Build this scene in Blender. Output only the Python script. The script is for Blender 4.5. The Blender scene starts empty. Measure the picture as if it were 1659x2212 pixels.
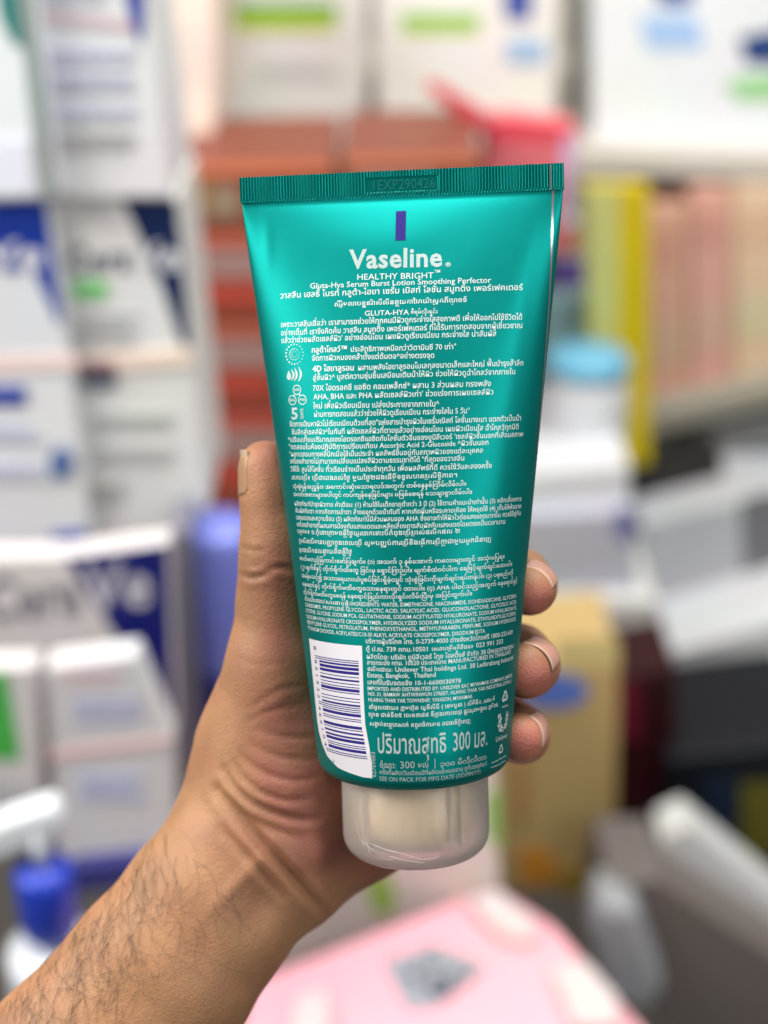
import bpy, math, random
import numpy as np
from mathutils import Vector
from mathutils.bvhtree import BVHTree
rng = random.Random(7)
nrs = np.random.RandomState(5)
sc = bpy.context.scene

# ------------------------------------------------------------------ camera, world, lamps, exposure
FPX = 3200.0            # focal length measured on a picture 1659 x 2212
PITCH = math.radians(28)
CAM = np.array([0.0, 0.0, 1.45])
AX = np.array([1.0, 0, 0])
FW = np.array([0, math.cos(PITCH), -math.sin(PITCH)])
UP = np.array([0, math.sin(PITCH), math.cos(PITCH)])
cd = bpy.data.cameras.new('camera')
cam = bpy.data.objects.new('camera', cd)
sc.collection.objects.link(cam)
sc.camera = cam
cam.location = CAM
cam.rotation_euler = (math.pi / 2 - PITCH, 0, 0)
cd.sensor_fit = 'VERTICAL'
cd.sensor_height = 24
cd.lens = FPX / 2212 * 24
cd.clip_start = 0.02
cd.clip_end = 50
cd.dof.use_dof = True
cd.dof.focus_distance = 0.351
cd.dof.aperture_fstop = cd.lens / 9.3
cd.dof.aperture_blades = 0

W = bpy.data.worlds.new('World')
sc.world = W
W.use_nodes = True
W.node_tree.nodes['Background'].inputs[0].default_value = (0.93, 0.97, 1.0, 1)
W.node_tree.nodes['Background'].inputs[1].default_value = 0.18

def area(name, loc, target, sx, sy, power, col=(1, 1, 1)):
    d = bpy.data.lights.new(name, 'AREA')
    d.shape = 'RECTANGLE'
    d.size, d.size_y, d.energy, d.color = sx, sy, power, col
    o = bpy.data.objects.new(name, d)
    o.location = loc
    o.rotation_euler = (Vector(target) - Vector(loc)).to_track_quat('-Z', 'Y').to_euler()
    sc.collection.objects.link(o)
    return o
area('ceiling_lamp', (-1.15, 0.28, 2.0), (-0.15, 0.55, 1.1), 1.0, 0.5, 27, (1, .96, .9))
area('ceiling_lamp', (0.3, 0.7, 2.75), (0.1, 1.0, 1.0), 1.8, 0.4, 52, (1, .98, .95))
area('side_lamp', (0.86, -0.66, 2.1), (0.0, 0.33, 1.28), 0.24, 1.2, 11, (1, .99, .97))

sc.view_settings.view_transform = 'Standard'
sc.view_settings.look = 'None'
sc.view_settings.gamma = 1
sc.view_settings.use_curve_mapping = False
sc.view_settings.exposure = 0.1
sc.cycles.use_denoising = True
sc.cycles.max_bounces = 8
sc.cycles.transparent_max_bounces = 8

# ------------------------------------------------------------------ helpers
def lin(r, g, b):
    f = lambda c: (c / 255 / 12.92) if c / 255 <= .04045 else ((c / 255 + .055) / 1.055) ** 2.4
    return (f(r), f(g), f(b), 1)

def c2w(v):
    """camera millimetres (x right, y up, z towards the lens) -> world metres"""
    v = np.asarray(v, float) * .001
    return CAM + v[..., 0:1] * AX + v[..., 1:2] * UP - v[..., 2:3] * FW

def pxc(x, y, d):
    """photo position at depth d (mm) in camera millimetres"""
    return np.array([(x - 829.5) / FPX * d, (1106 - y) / FPX * d, -d])

def ray(x, y):
    r = FW + AX * (x - 829.5) / FPX + UP * (1106 - y) / FPX
    return r

def on_y(x, y, Y):
    r = ray(x, y)
    return CAM + r * (Y / r[1])

def on_z(x, y, Z):
    r = ray(x, y)
    return CAM + r * ((Z - CAM[2]) / r[2])

def mat(name, col, rough=.5, metal=0., spec=.5, **kw):
    m = bpy.data.materials.new(name)
    m.use_nodes = True
    b = m.node_tree.nodes['Principled BSDF']
    b.inputs['Base Color'].default_value = col
    b.inputs['Roughness'].default_value = rough
    b.inputs['Metallic'].default_value = metal
    b.inputs['Specular IOR Level'].default_value = spec
    for k, v in kw.items():
        b.inputs[k.replace('_', ' ')].default_value = v
    return m

def noise_bump(m, scale, strength, dist=.0002, detail=4, coord='Object'):
    nt = m.node_tree
    tc = nt.nodes.new('ShaderNodeTexCoord')
    n = nt.nodes.new('ShaderNodeTexNoise')
    n.inputs['Scale'].default_value = scale
    n.inputs['Detail'].default_value = detail
    b = nt.nodes.new('ShaderNodeBump')
    b.inputs['Strength'].default_value = strength
    b.inputs['Distance'].default_value = dist
    nt.links.new(tc.outputs[coord], n.inputs['Vector'])
    nt.links.new(n.outputs['Fac'], b.inputs['Height'])
    nt.links.new(b.outputs['Normal'], nt.nodes['Principled BSDF'].inputs['Normal'])
    return n, b

_cm = {}
def card(r, g, b, rough=.45):
    """printed carton board of one colour, faintly mottled"""
    k = (r, g, b, rough)
    if k not in _cm:
        m = mat('printed_board', lin(r, g, b), rough, 0, .35)
        nt = m.node_tree
        tc = nt.nodes.new('ShaderNodeTexCoord')
        n = nt.nodes.new('ShaderNodeTexNoise')
        n.inputs['Scale'].default_value = 14
        mx = nt.nodes.new('ShaderNodeMixRGB')
        mx.blend_type = 'MULTIPLY'
        mx.inputs[0].default_value = .12
        mx.inputs[1].default_value = lin(r, g, b)
        nt.links.new(tc.outputs['Object'], n.inputs['Vector'])
        nt.links.new(n.outputs['Color'], mx.inputs[2])
        nt.links.new(mx.outputs[0], nt.nodes['Principled BSDF'].inputs['Base Color'])
        _cm[k] = m
    return _cm[k]

def mesh_obj(name, V, F, m, parent=None, smooth=False, origin=None):
    V = np.asarray(V, float)
    if parent is not None:
        o0 = np.array(parent_world(parent))
    else:
        o0 = V.mean(0) if origin is None else np.asarray(origin, float)
    me = bpy.data.meshes.new(name)
    me.from_pydata((V - o0).tolist(), [], [tuple(int(i) for i in f) for f in F])
    me.materials.append(m)
    if smooth:
        me.polygons.foreach_set('use_smooth', [True] * len(me.polygons))
    me.update()
    o = bpy.data.objects.new(name, me)
    sc.collection.objects.link(o)
    if parent is not None:
        o.parent = parent
    else:
        o.location = o0
    return o

def parent_world(o):
    p = np.array(o.location)
    while o.parent:
        o = o.parent
        p = p + np.array(o.location)
    return p

def thing(name, label, cat, loc, group=None):
    o = bpy.data.objects.new(name, None)
    sc.collection.objects.link(o)
    o.empty_display_size = .02
    o.location = loc
    o['label'] = label
    o['category'] = cat
    if group:
        o['group'] = group
    return o

# ------------------------------------------------------------------ setting and shelves (far background)
def prism(poly, ext):
    """poly: n x 3 outline, ext: extrusion vector"""
    poly = np.asarray(poly, float)
    n = len(poly)
    V = np.vstack([poly, poly + ext])
    F = [list(range(n)), list(range(2 * n - 1, n - 1, -1))]
    for i in range(n):
        j = (i + 1) % n
        F.append([i, i + n, j + n, j])
    return V, F

def bevel(o, w=.001, seg=2):
    md = o.modifiers.new('bevel', 'BEVEL')
    md.width = w
    md.segments = seg
    md.limit_method = 'ANGLE'
    return o

class Box:
    pass

def carton(name, label, cat, quad, Y, thick, m, group=None, part='carton_body', bev=.0025):
    """a box standing with its front face on the vertical plane y = Y; quad = TL, TR, BR, BL of the front"""
    pts = [on_y(x, y, Y) for x, y in quad]
    b = Box()
    base = (np.array(pts[2]) + np.array(pts[3])) / 2 + np.array([0, thick / 2, 0])
    b.root = thing(name, label, cat, base, group)
    V, F = prism(pts, np.array([0, thick, 0]))
    b.body = bevel(mesh_obj(part, V, F, m, b.root), bev)
    b.Y = Y
    b.k = 0
    return b

def mark(b, poly, m, name='printed_panel'):
    b.k += 1
    off = .0004 + .0003 * b.k
    pts = [on_y(x, y, b.Y) for x, y in poly]
    pts = [np.array([p[0], b.Y - off, p[2]]) for p in pts]
    V, F = prism(pts, np.array([0, off - .0001, 0]))
    return mesh_obj(name, V, F, m, b.root)

def rectpx(x0, y0, x1, y1):
    return [(x0, y0), (x1, y0), (x1, y1), (x0, y1)]

def text_rows(b, x0, y0, x1, y1, n, m, name='printed_text', fill=.45):
    """small print too far away to read: rows of word-length dashes, one mesh"""
    b.k += 1
    VV, FF, c = [], [], 0
    dy = (y1 - y0) / n
    off = .0004 + .0003 * b.k
    for i in range(n):
        x = x0
        end = x1 - rng.random() * .25 * (x1 - x0)
        while x < end:
            w = rng.uniform(.06, .2) * (x1 - x0)
            pts = [on_y(px, py, b.Y) for px, py in rectpx(x, y0 + i * dy, min(x + w, x1), y0 + (i + fill) * dy)]
            pts = [np.array([p[0], b.Y - off, p[2]]) for p in pts]
            V, F = prism(pts, np.array([0, off - .0001, 0]))
            VV.append(V)
            FF += [[k + c for k in f] for f in F]
            c += len(V)
            x += w + .03 * (x1 - x0)
    return mesh_obj(name, np.vstack(VV), FF, m, b.root)

def lathe(prof, cx, cy, n=40):
    """prof: list of (radius, z)"""
    V, F = [], []
    for r, z in prof:
        for i in range(n):
            a = 2 * math.pi * i / n
            V.append((cx + r * math.cos(a), cy + r * math.sin(a), z))
    for k in range(len(prof) - 1):
        for i in range(n):
            j = (i + 1) % n
            F.append([k * n + i, k * n + j, (k + 1) * n + j, (k + 1) * n + i])
    F.append(list(range(n))[::-1])
    F.append([(len(prof) - 1) * n + i for i in range(n)])
    return V, F

# glyph outlines come from Blender's own built-in font (with its script fallbacks)
_G = {}
def load_glyphs(chars, bold):
    todo = [c for c in sorted(set(chars)) if (c, bold) not in _G and c != ' ']
    obs = []
    # outlines that overlap themselves sometimes fail to fill: try a few hair-thin offsets and keep the fullest
    cands = [(c, q) for c in todo for q in ((0, .004, -.004, .01) if ord(c) > 0x250 else ((0, .006, .026)[bold],))]
    for c, q in cands + [(' ', 0)]:
        cu = bpy.data.curves.new('g', 'FONT')
        cu.body = c + '          |'
        cu.size = 1
        cu.resolution_u = 2
        cu.offset = q
        o = bpy.data.objects.new('g', cu)
        sc.collection.objects.link(o)
        obs.append((c, o, cu))
    bpy.context.view_layer.update()
    dg = bpy.context.evaluated_depsgraph_get()
    res, best = {}, {}
    for c, o, cu in obs:
        me = o.evaluated_get(dg).to_mesh()
        v = np.zeros(len(me.vertices) * 3)
        me.vertices.foreach_get('co', v)
        v = v.reshape(-1, 3)[:, :2]
        fs = [list(p.vertices) for p in me.polygons]
        ar = 0
        for f in fs:
            p = v[f]
            ar += abs(np.sum(p[:, 0] * np.roll(p[:, 1], -1) - p[:, 1] * np.roll(p[:, 0], -1))) / 2
        if c not in res or ar > best[c] * 1.06:
            res[c] = (v, fs)
            best[c] = ar
        o.evaluated_get(dg).to_mesh_clear()
    for c, o, cu in obs:
        bpy.data.objects.remove(o)
        bpy.data.curves.remove(cu)
    mx_space = res[' '][0][:, 0].max()
    sp = .278
    for c, (v, fs) in res.items():
        if c == ' ':
            _G[(c, bold)] = (np.zeros((0, 2)), [], sp, np.zeros(0, int))
            continue
        adv = v[:, 0].max() - mx_space + sp
        bar = v[:, 0].max() - .5
        keepf = [f for f in fs if v[f[0], 0] < bar]
        used = sorted({i for f in keepf for i in f})
        mp = {a: i for i, a in enumerate(used)}
        vv = v[used]
        ff = [[mp[i] for i in f] for f in keepf]
        # islands
        par = list(range(len(vv)))
        def find(a):
            while par[a] != a:
                par[a] = par[par[a]]
                a = par[a]
            return a
        for f in ff:
            for a in f[1:]:
                par[find(a)] = find(f[0])
        roots = {}
        isl = np.array([roots.setdefault(find(i), len(roots)) for i in range(len(vv))], int)
        _G[(c, bold)] = (vv, ff, adv, isl)

UPV = '\u0e31\u0e34\u0e35\u0e36\u0e37\u0e4d'
TONE = '\u0e47\u0e48\u0e49\u0e4a\u0e4b\u0e4c'
def khmer(t):
    out = []
    i = 0
    base = None
    while i < len(t):
        c = t[i]
        o = ord(c)
        if c == '\u17d2' and i + 1 < len(t):
            n = t[i + 1]
            if n == '\u179a' and base is not None:
                out.insert(base, ('\u17d2R', 0))
            else:
                out.append((n, 'sub'))
            i += 2
            continue
        if 0x1780 <= o <= 0x17b3:
            base = len(out)
            out.append((c, 0))
        elif o in (0x17c1, 0x17c2, 0x17c3) and base is not None:
            out.insert(base, (c, 0))
            base += 1
        elif o in (0x17be, 0x17c4, 0x17c5, 0x17bf, 0x17c0) and base is not None:
            out.insert(base, ('\u17c1', 0))
            base += 1
            out.append(({0x17be: '\u17b8', 0x17c4: '\u17b6', 0x17c5: '\u17b6', 0x17bf: '\u17b8', 0x17c0: '\u17b6'}[o], 0))
        elif c == 'ះ' or c == 'ៈ':
            out.append((c, 0))
        else:
            out.append((c, 0))
            if o < 0x1780:
                base = None
        i += 1
    return out

def burmese(t):
    out = []
    base = None
    for c in t:
        o = ord(c)
        if o in (0x1031, 0x103c) and base is not None:
            out.insert(base, (c, 0))
            base += 1
        else:
            if 0x1000 <= o <= 0x1021 or o == 0x103f:
                base = len(out)
            out.append((c, 0))
    # a consonant carrying asat belongs to the syllable before it
    return out

def layout(t, bold):
    """-> list of (verts, faces, islands), total width, in em units"""
    if any(0x1780 <= ord(c) < 0x1800 for c in t):
        seq = khmer(t)
    elif any(0x1000 <= ord(c) < 0x10a0 for c in t):
        seq = burmese(t)
    else:
        seq = [(c, 0) for c in t]
    load_glyphs([c for c, _ in seq if len(c) == 1] + ['រ', '|'], bold)
    x = 0.
    items = []
    prev = ''
    lastadv = .6
    lastx = 0.
    for c, fl in seq:
        if len(c) == 2:             # the left-hand foot of a subscript ro
            v = np.array([[.05, -.22], [.11, -.22], [.11, .55], [.05, .55], [.11, -.22], [.5, -.22], [.5, -.16], [.11, -.16]])
            items.append((v + [x, 0], [[0, 1, 2, 3], [4, 5, 6, 7]], np.zeros(8, int)))
            x += .12
            continue
        v, f, adv, isl = _G[(c, bold)]
        if fl == 'sub':
            if len(v):
                items.append((v * [.62, .5] + [lastx + .1, -.38], f, isl))
            continue
        dy = .0
        if c in TONE and prev in UPV and prev:
            dy = .2
        if len(v):
            items.append((v + [x, dy], f, isl))
        if adv > .05:
            lastx = x
            lastadv = adv
        x += max(adv, 0)
        prev = c if not (c in TONE) else prev
    return items, x

def text_px(b, t, p0, p1, hpx, m, bold=2, name='printed_lettering'):
    """lettering on a carton front: baseline from p0 to p1 on the photo, hpx tall"""
    b.k += 1
    off = .0004 + .0003 * b.k
    items, w = layout(t, bold)
    p0, p1 = np.array(p0, float), np.array(p1, float)
    VV, FF, c = [], [], 0
    for v, f, isl in items:
        for (x, y), k in zip(v, isl):
            q = p0 + (p1 - p0) * (x / w) + np.array([0, -y / .7 * hpx])
            p = on_y(q[0], q[1], b.Y)
            VV.append((p[0], b.Y - off - k * .0001, p[2]))
        FF += [[k + c for k in g] for g in f]
        c += len(v)
    return mesh_obj(name, VV, FF, m, b.root)

WHT = card(226, 226, 226)
WARM = card(228, 224, 218)
GREY = card(150, 152, 155)

# floor and back wall
fl = mesh_obj('floor', [(-3, -1.5, 0), (3, -1.5, 0), (3, 4, 0), (-3, 4, 0)], [[0, 1, 2, 3]], card(96, 92, 88))
fl['kind'] = 'structure'
V, F = prism([(-3, 2.3, 0.004), (3, 2.3, 0.004), (3, 2.3, 2.9), (-3, 2.3, 2.9)], np.array([0, .1, 0]))
wl = mesh_obj('shop_wall', V, F, card(178, 172, 162))
wl['label'] = 'pale beige shop wall behind the shelves of cartons'
wl['category'] = 'wall'

def shelf(label, quad, Y, thick, m):
    pts = [on_y(x, y, Y) for x, y in quad]
    V, F = prism(pts, np.array([0, thick, 0]))
    o = bevel(mesh_obj('shelf_board', V, F, m), .003)
    o['label'] = label
    o['category'] = 'shelf'
    return o

# ---- upper shelf, centre and right
shelf('long greige shelf board under the tall white cartons at the top', [(330, 284), (1800, 338), (1800, 400), (330, 338)], 1.5, .5, card(196, 190, 180))
GB = 'tall white cartons on the top shelf'
b = carton('carton', 'white carton with a green and yellow band, left one on the top shelf', 'carton', [(462, -160), (792, -160), (786, 283), (470, 278)], 1.52, .2, WARM, GB)
mark(b, rectpx(502, 8, 728, 40), card(112, 178, 70), 'green_band')
mark(b, rectpx(502, 40, 724, 66), card(196, 212, 70), 'yellow_band')
text_rows(b, 560, 140, 740, 176, 2, card(190, 190, 188))
b = carton('carton', 'white carton with a green band and a pale blue patch, middle of the top shelf', 'carton', [(812, -160), (1214, -160), (1196, 300), (816, 286)], 1.53, .2, WARM, GB)
mark(b, rectpx(868, 30, 1036, 56), card(130, 186, 78), 'green_band')
mark(b, rectpx(868, 56, 1034, 74), card(190, 208, 110), 'yellow_band')
mark(b, [(1084, -60), (1156, -60), (1146, 46), (1090, 40)], card(66, 84, 160), 'blue_patch')
mark(b, rectpx(1094, 84, 1180, 136), card(158, 186, 216), 'pale_blue_patch')
b = carton('carton', 'white carton with blue and green patches at the right end of the top shelf', 'carton', [(1278, -160), (1760, -160), (1740, 338), (1284, 318)], 1.54, .22, card(222, 226, 228), GB)
mark(b, [(1400, -70), (1506, -70), (1498, 2), (1462, 14), (1424, 10)], card(66, 84, 160), 'blue_patch')
mark(b, [(1380, 36), (1500, 30), (1524, 100), (1400, 108)], card(160, 190, 228), 'pale_blue_patch')
mark(b, [(1596, 80), (1660, 66), (1760, 66), (1760, 140), (1610, 138)], card(40, 66, 120), 'navy_patch')
mark(b, [(1566, 172), (1760, 150), (1760, 214), (1590, 214)], card(150, 204, 140), 'green_patch')
b = carton('carton', 'narrow peach carton beside the lilac printed carton at the upper left', 'carton', [(334, -140), (468, -140), (462, 322), (350, 322)], 1.3, .2, card(236, 218, 204))
text_rows(b, 390, 60, 450, 200, 3, card(222, 210, 200))

# ---- red scoop pouch behind the tube's top
pt = [(1042, 262), (1100, 250), (1180, 262), (1256, 268), (1250, 330), (1232, 420), (1226, 560), (1046, 560)]
b = carton('red_pouch', 'soft red and pink pouch with a raised red strap behind the tube top', 'pouch', pt, 1.32, .045, card(216, 112, 118, .35), part='pouch_body', bev=.012)
mark(b, [(1046, 266), (1100, 256), (1240, 274), (1236, 306), (1046, 304)], card(214, 66, 80), 'red_band')
mark(b, [(1214, 300), (1246, 290), (1232, 400), (1220, 500), (1206, 500)], card(206, 170, 205), 'lilac_edge')
V, F = prism([on_y(x, y, 1.315) for x, y in [(912, 186), (940, 176), (1072, 258), (1060, 290), (1030, 286)]], np.array([0, .012, 0]))
bevel(mesh_obj('strap', V, F, card(196, 62, 76), b.root), .004)

# ---- orange boxes behind the tube
GO = 'orange product boxes stacked behind the tube'
oc = card(126, 64, 48)
for q, lab, hi in [
    ([(384, 352), (724, 346), (724, 496), (394, 500)], 'brick orange box at the top left of the stack behind the tube', (206, 118, 84)),
    ([(738, 336), (1040, 330), (1040, 500), (738, 500)], 'brick orange box at the top of the stack right behind the crimp', (208, 124, 90)),
    ([(400, 504), (740, 500), (740, 690), (410, 694)], 'brick orange box in the second layer beside the navy wedge carton', (186, 96, 74)),
    ([(412, 698), (740, 694), (740, 886), (424, 890)], 'brick orange box in the third layer behind the tube edge', (176, 92, 70)),
    ([(426, 894), (740, 890), (740, 1130), (440, 1130)], 'brick orange box at the foot of the stack above the thumb', (186, 78, 66))]:
    b = carton('product_box', lab, 'box', q, 1.2, .16, oc, GO)
    x0, y0 = q[0]
    x1 = q[1][0]
    mark(b, [(x0 + 4, y0 + 2), (x1 - 4, q[1][1] + 2), (x1 - 4, q[1][1] + 26), (x0 + 6, y0 + 26)], card(*hi), 'pale_top_band')
    if y0 < 400 and x0 < 500:
        mark(b, rectpx(404, 388, 444, 470), card(150, 122, 66), 'mustard_patch')
        mark(b, rectpx(452, 400, 520, 470), card(140, 120, 100), 'grey_patch')
    else:
        mark(b, rectpx(x0 + 30, y0 + 36, x0 + 200, y0 + 96), card(150, 118, 114), 'mauve_patch')
        mark(b, rectpx(x0 + 24, y0 + 104, x0 + 180, y0 + 160), card(164, 66, 52), 'red_patch')

# ---- right of the tube: yellow, peach, white bottle
b = carton('orange_sachet', 'small orange and purple printed sachet peeking out right of the tube crimp', 'sachet', [(1150, 470), (1252, 476), (1262, 640), (1150, 640)], 1.36, .03, card(178, 186, 190), part='sachet_body', bev=.006)
mark(b, rectpx(1160, 488, 1250, 546), card(196, 112, 70), 'orange_patch')
mark(b, rectpx(1160, 562, 1262, 616), card(86, 62, 140), 'purple_patch')
b = carton('carton', 'tall yellow carton with a pale lime side right of the tube', 'carton', [(1262, 402), (1404, 402), (1404, 1004), (1276, 1012)], 1.4, .02, card(214, 190, 8))
mark(b, [(1262, 404), (1338, 404), (1334, 800), (1330, 1000), (1278, 1006)], card(206, 208, 128), 'lime_side')
GP = 'peach cartons on the right shelf'
for q, lab, c in [
    ([(1392, 440), (1486, 440), (1488, 880), (1398, 892)], 'peach carton next to the yellow carton', (216, 166, 144)),
    ([(1490, 400), (1580, 400), (1580, 846), (1492, 862)], 'rose pink carton between the two peach cartons', (222, 168, 152)),
    ([(1584, 396), (1760, 396), (1760, 800), (1584, 830)], 'cream peach carton at the right edge', (226, 196, 164))]:
    b = carton('carton', lab, 'carton', q, 1.5, .12, card(*c), GP)
    x0, x1, y0, y1 = q[0][0], q[1][0], q[0][1], q[3][1]
    mark(b, rectpx(x0 + 6, y0 + .56 * (y1 - y0), x1 - 6, y0 + .76 * (y1 - y0)), card(int(c[0] * .96), int(c[1] * 1.04), int(c[2] * 1.0)), 'tan_panel')
    text_rows(b, x0 + 12, y0 + 60, x1 - 12, y0 + 150, 3, card(int(c[0] * .94), int(c[1] * .88), int(c[2] * .86)))
shelf('dark slanting shelf edge under the peach cartons', [(1376, 900), (1800, 800), (1800, 850), (1376, 950)], 1.46, .45, card(150, 146, 132))

def bottle(name, label, cat, cx, y0, y1, wpx, Y, m, group=None, part='bottle_body', neck=.9):
    top, bot = on_y(cx, y0, Y), on_y(cx, y1, Y)
    r = wpx / 2 / FPX * np.dot(bot - CAM, FW)
    root = thing(name, label, cat, (bot[0], Y, bot[2]), group)
    z0, z1 = bot[2], top[2]
    e = min(.2 * (z1 - z0), r * .5)
    prof = [(r * .9, z0), (r, z0 + e * .4), (r, z1 - e), (r * .96, z1 - e * .4), (r * neck, z1)]
    V, F = lathe(prof, bot[0], Y)
    mesh_obj(part, V, F, m, root, True)
    return root, bot[0], z0, z1, r

def lathe_part(root, name, prof, cx, Y, m):
    V, F = lathe(prof, cx, Y)
    return mesh_obj(name, V, F, m, root, True)

r_, bx, z0, z1, rr = bottle('lotion_bottle', 'white bottle with a sky blue cap right of the tube', 'bottle', 1250, 800, 1065, 176, 1.34, card(222, 223, 226, .3))
lathe_part(r_, 'cap', [(rr * .98, z1 + .0005), (rr * .99, z1 + .008), (rr * .95, z1 + .014), (rr * .9, z1 + .018), (rr * .4, z1 + .02)], bx, 1.34, card(112, 178, 208, .3))
b = carton('carton', 'pale aqua carton behind the blue capped bottle', 'carton', [(1150, 642), (1336, 642), (1336, 830), (1150, 830)], 1.44, .06, card(160, 200, 204))
b = carton('carton', 'white carton lying under the blue capped bottle', 'carton', [(1080, 1030), (1360, 1004), (1362, 1120), (1080, 1136)], 1.24, .2, card(214, 215, 218))
b = carton('carton', 'pale lilac carton with a blue dot in the middle of the right stack', 'carton', [(1070, 1122), (1372, 1104), (1376, 1296), (1070, 1300)], 1.22, .2, card(182, 184, 196))
mark(b, [(1330, 1100), (1362, 1096), (1370, 1140), (1360, 1176), (1330, 1160)], card(104, 110, 164), 'blue_dot')
b = carton('carton', 'white carton with a blue corner spot above the tan box', 'carton', [(1070, 1302), (1420, 1296), (1424, 1440), (1070, 1446)], 1.2, .2, card(206, 207, 204))
mark(b, [(1330, 1440), (1344, 1418), (1390, 1416), (1404, 1438)], card(126, 130, 176), 'blue_spot')

# ---- right: grey counter steps
shelf('black panel painted as the shaded gap under the slanting shelf', [(1366, 1020), (1560, 980), (1570, 1090), (1366, 1150)], 1.42, .05, card(40, 38, 36))  # shade of the shelf gap, painted as a black panel
b = carton('carton', 'dim grey carton in the gap under the slanting shelf at the right edge', 'carton', [(1500, 930), (1800, 860), (1800, 1110), (1500, 1130)], 1.47, .06, card(120, 120, 118))
b = carton('metal_case', 'grey metal case at the right below the dark gap panel', 'case', [(1384, 1136), (1600, 1080), (1760, 1080), (1760, 1330), (1392, 1420)], 1.36, .3, card(186, 188, 192, .35), part='case_body')
mark(b, [(1600, 1080), (1660, 1060), (1700, 1080), (1700, 1300), (1650, 1340), (1606, 1300)], card(116, 116, 120), 'dark_end')
b = carton('carton', 'white carton under the grey metal case at the right edge', 'carton', [(1400, 1424), (1760, 1318), (1760, 1560), (1690, 1600), (1426, 1652)], 1.26, .25, card(206, 208, 210))

# ---- tan box, maroon and navy
b = carton('product_box', 'tall tan box with a blue oval emblem and orange patches right of the fingers', 'box', [(1060, 1452), (1338, 1430), (1326, 1936), (1060, 1920)], 1.06, .12, card(196, 168, 112))
mark(b, [(1200, 1380), (1336, 1376), (1338, 1440), (1200, 1452)], card(216, 196, 132), 'cream_flap')
ov = [(1196 + 76 * math.cos(t), 1492 + 38 * math.sin(t)) for t in np.linspace(0, 2 * math.pi, 28, endpoint=False)]
mark(b, ov, card(92, 122, 204), 'blue_oval')
mark(b, [(1116, 1600), (1142, 1600), (1140, 1780), (1116, 1780)], card(184, 142, 84), 'amber_strip')
mark(b, [(1120, 1838), (1150, 1826), (1196, 1850), (1206, 1900), (1130, 1916)], card(220, 146, 40), 'orange_patch')
mark(b, [(1206, 1880), (1320, 1852), (1324, 1930), (1210, 1930)], card(156, 130, 40), 'olive_patch')
b = carton('product_box', 'dark maroon box standing behind the tan box', 'box', [(1334, 1462), (1462, 1440), (1452, 1930), (1324, 1960)], 1.12, .12, card(48, 6, 14))
mark(b, rectpx(1338, 1470, 1380, 1600), card(112, 22, 48), 'crimson_panel')
b = carton('product_box', 'navy black box with an olive patch at the right edge', 'box', [(1440, 1640), (1760, 1600), (1760, 1870), (1430, 1880)], 1.1, .15, card(14, 18, 26))
mark(b, rectpx(1600, 1690, 1700, 1850), card(96, 92, 30), 'olive_patch')
mark(b, rectpx(1520, 1680, 1596, 1800), card(22, 36, 58), 'blue_panel')
b = carton('carton', 'light grey carton slanting at the right edge below the navy box', 'carton', [(1426, 1812), (1488, 1782), (1760, 2006), (1760, 2150), (1659, 2066), (1430, 1912)], .98, .04, card(214, 214, 213))
b = carton('product_box', 'charcoal box in the lower right corner', 'box', [(1310, 1900), (1420, 1900), (1760, 2120), (1760, 2400), (1560, 2400), (1280, 2000)], .93, .08, card(112, 104, 100))
pt = [(1270, 2010), (1300, 1952), (1380, 1970), (1412, 2060), (1440, 2140), (1400, 2200), (1300, 2160)]
b = carton('white_jar_lid', 'pale grey plastic tub tipped over beside the pink box', 'tub', pt, .9, .05, card(160, 162, 166, .5), part='tub_body', bev=.01)

# ---- pink box lying flat at the bottom, white pack behind it
Z0 = .66
def flat_box(name, label, cat, quad, Z, h, m):
    pts = [on_z(x, y, Z) for x, y in quad]
    b = Box()
    b.Z = Z
    b.k = 0
    base = np.mean(pts, 0) - np.array([0, 0, h])
    b.root = thing(name, label, cat, base)
    V, F = prism(pts, np.array([0, 0, -h]))
    bevel(mesh_obj('carton_body', V, [f[::-1] for f in F], m, b.root), .003)
    return b
def flat_mark(b, poly, m, name):
    b.k += 1
    off = .0004 + .0003 * b.k
    pts = [on_z(x, y, b.Z) + np.array([0, 0, off]) for x, y in poly]
    V, F = prism(pts, np.array([0, 0, -(off - .0001)]))
    return mesh_obj(name, V, F, m, b.root)
b = flat_box('carton', 'pale pink carton lying flat in the foreground with a grey square label', 'carton', [(540, 2120), (1066, 1912), (1200, 2000), (1560, 2420), (400, 2700)], Z0, .09, card(238, 172, 184))
flat_mark(b, [(826, 2078), (938, 2040), (1058, 2088), (948, 2176), (880, 2186)], card(150, 154, 162), 'grey_label')
for q in range(34):
    u, v = rng.uniform(.08, .92), rng.uniform(.08, .88)
    px_ = 826 + 112 * u + 122 * v - 8 * u * v
    py_ = 2078 - 38 * u + 104 * v
    flat_mark(b, [(px_ - 9, py_), (px_, py_ - 6), (px_ + 9, py_), (px_, py_ + 6)], card(*rng.choice([(190, 192, 198), (112, 118, 130)])), 'label_print')
flat_mark(b, [(1010, 1966), (1072, 1946), (1148, 2010), (1150, 2056), (1078, 2040)], card(206, 192, 192), 'white_patch')
flat_mark(b, [(1190, 2120), (1262, 2100), (1330, 2180), (1330, 2240), (1240, 2240)], card(206, 192, 192), 'white_patch')
flat_mark(b, [(640, 2180), (700, 2160), (712, 2212), (700, 2300), (620, 2300)], card(206, 192, 192), 'white_patch')
b = carton('carton', 'off white carton with green leaf prints behind the pink box', 'carton', [(560, 1740), (1068, 1600), (1080, 1930), (1060, 1986), (600, 2150)], .86, .14, card(222, 214, 206))
mark(b, [(784, 1886), (830, 1872), (856, 1930), (846, 1980), (806, 1968)], card(160, 196, 92), 'green_leaf')
mark(b, [(1046, 1720), (1076, 1700), (1080, 1840), (1050, 1800)], card(130, 190, 96), 'green_leaf')
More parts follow.
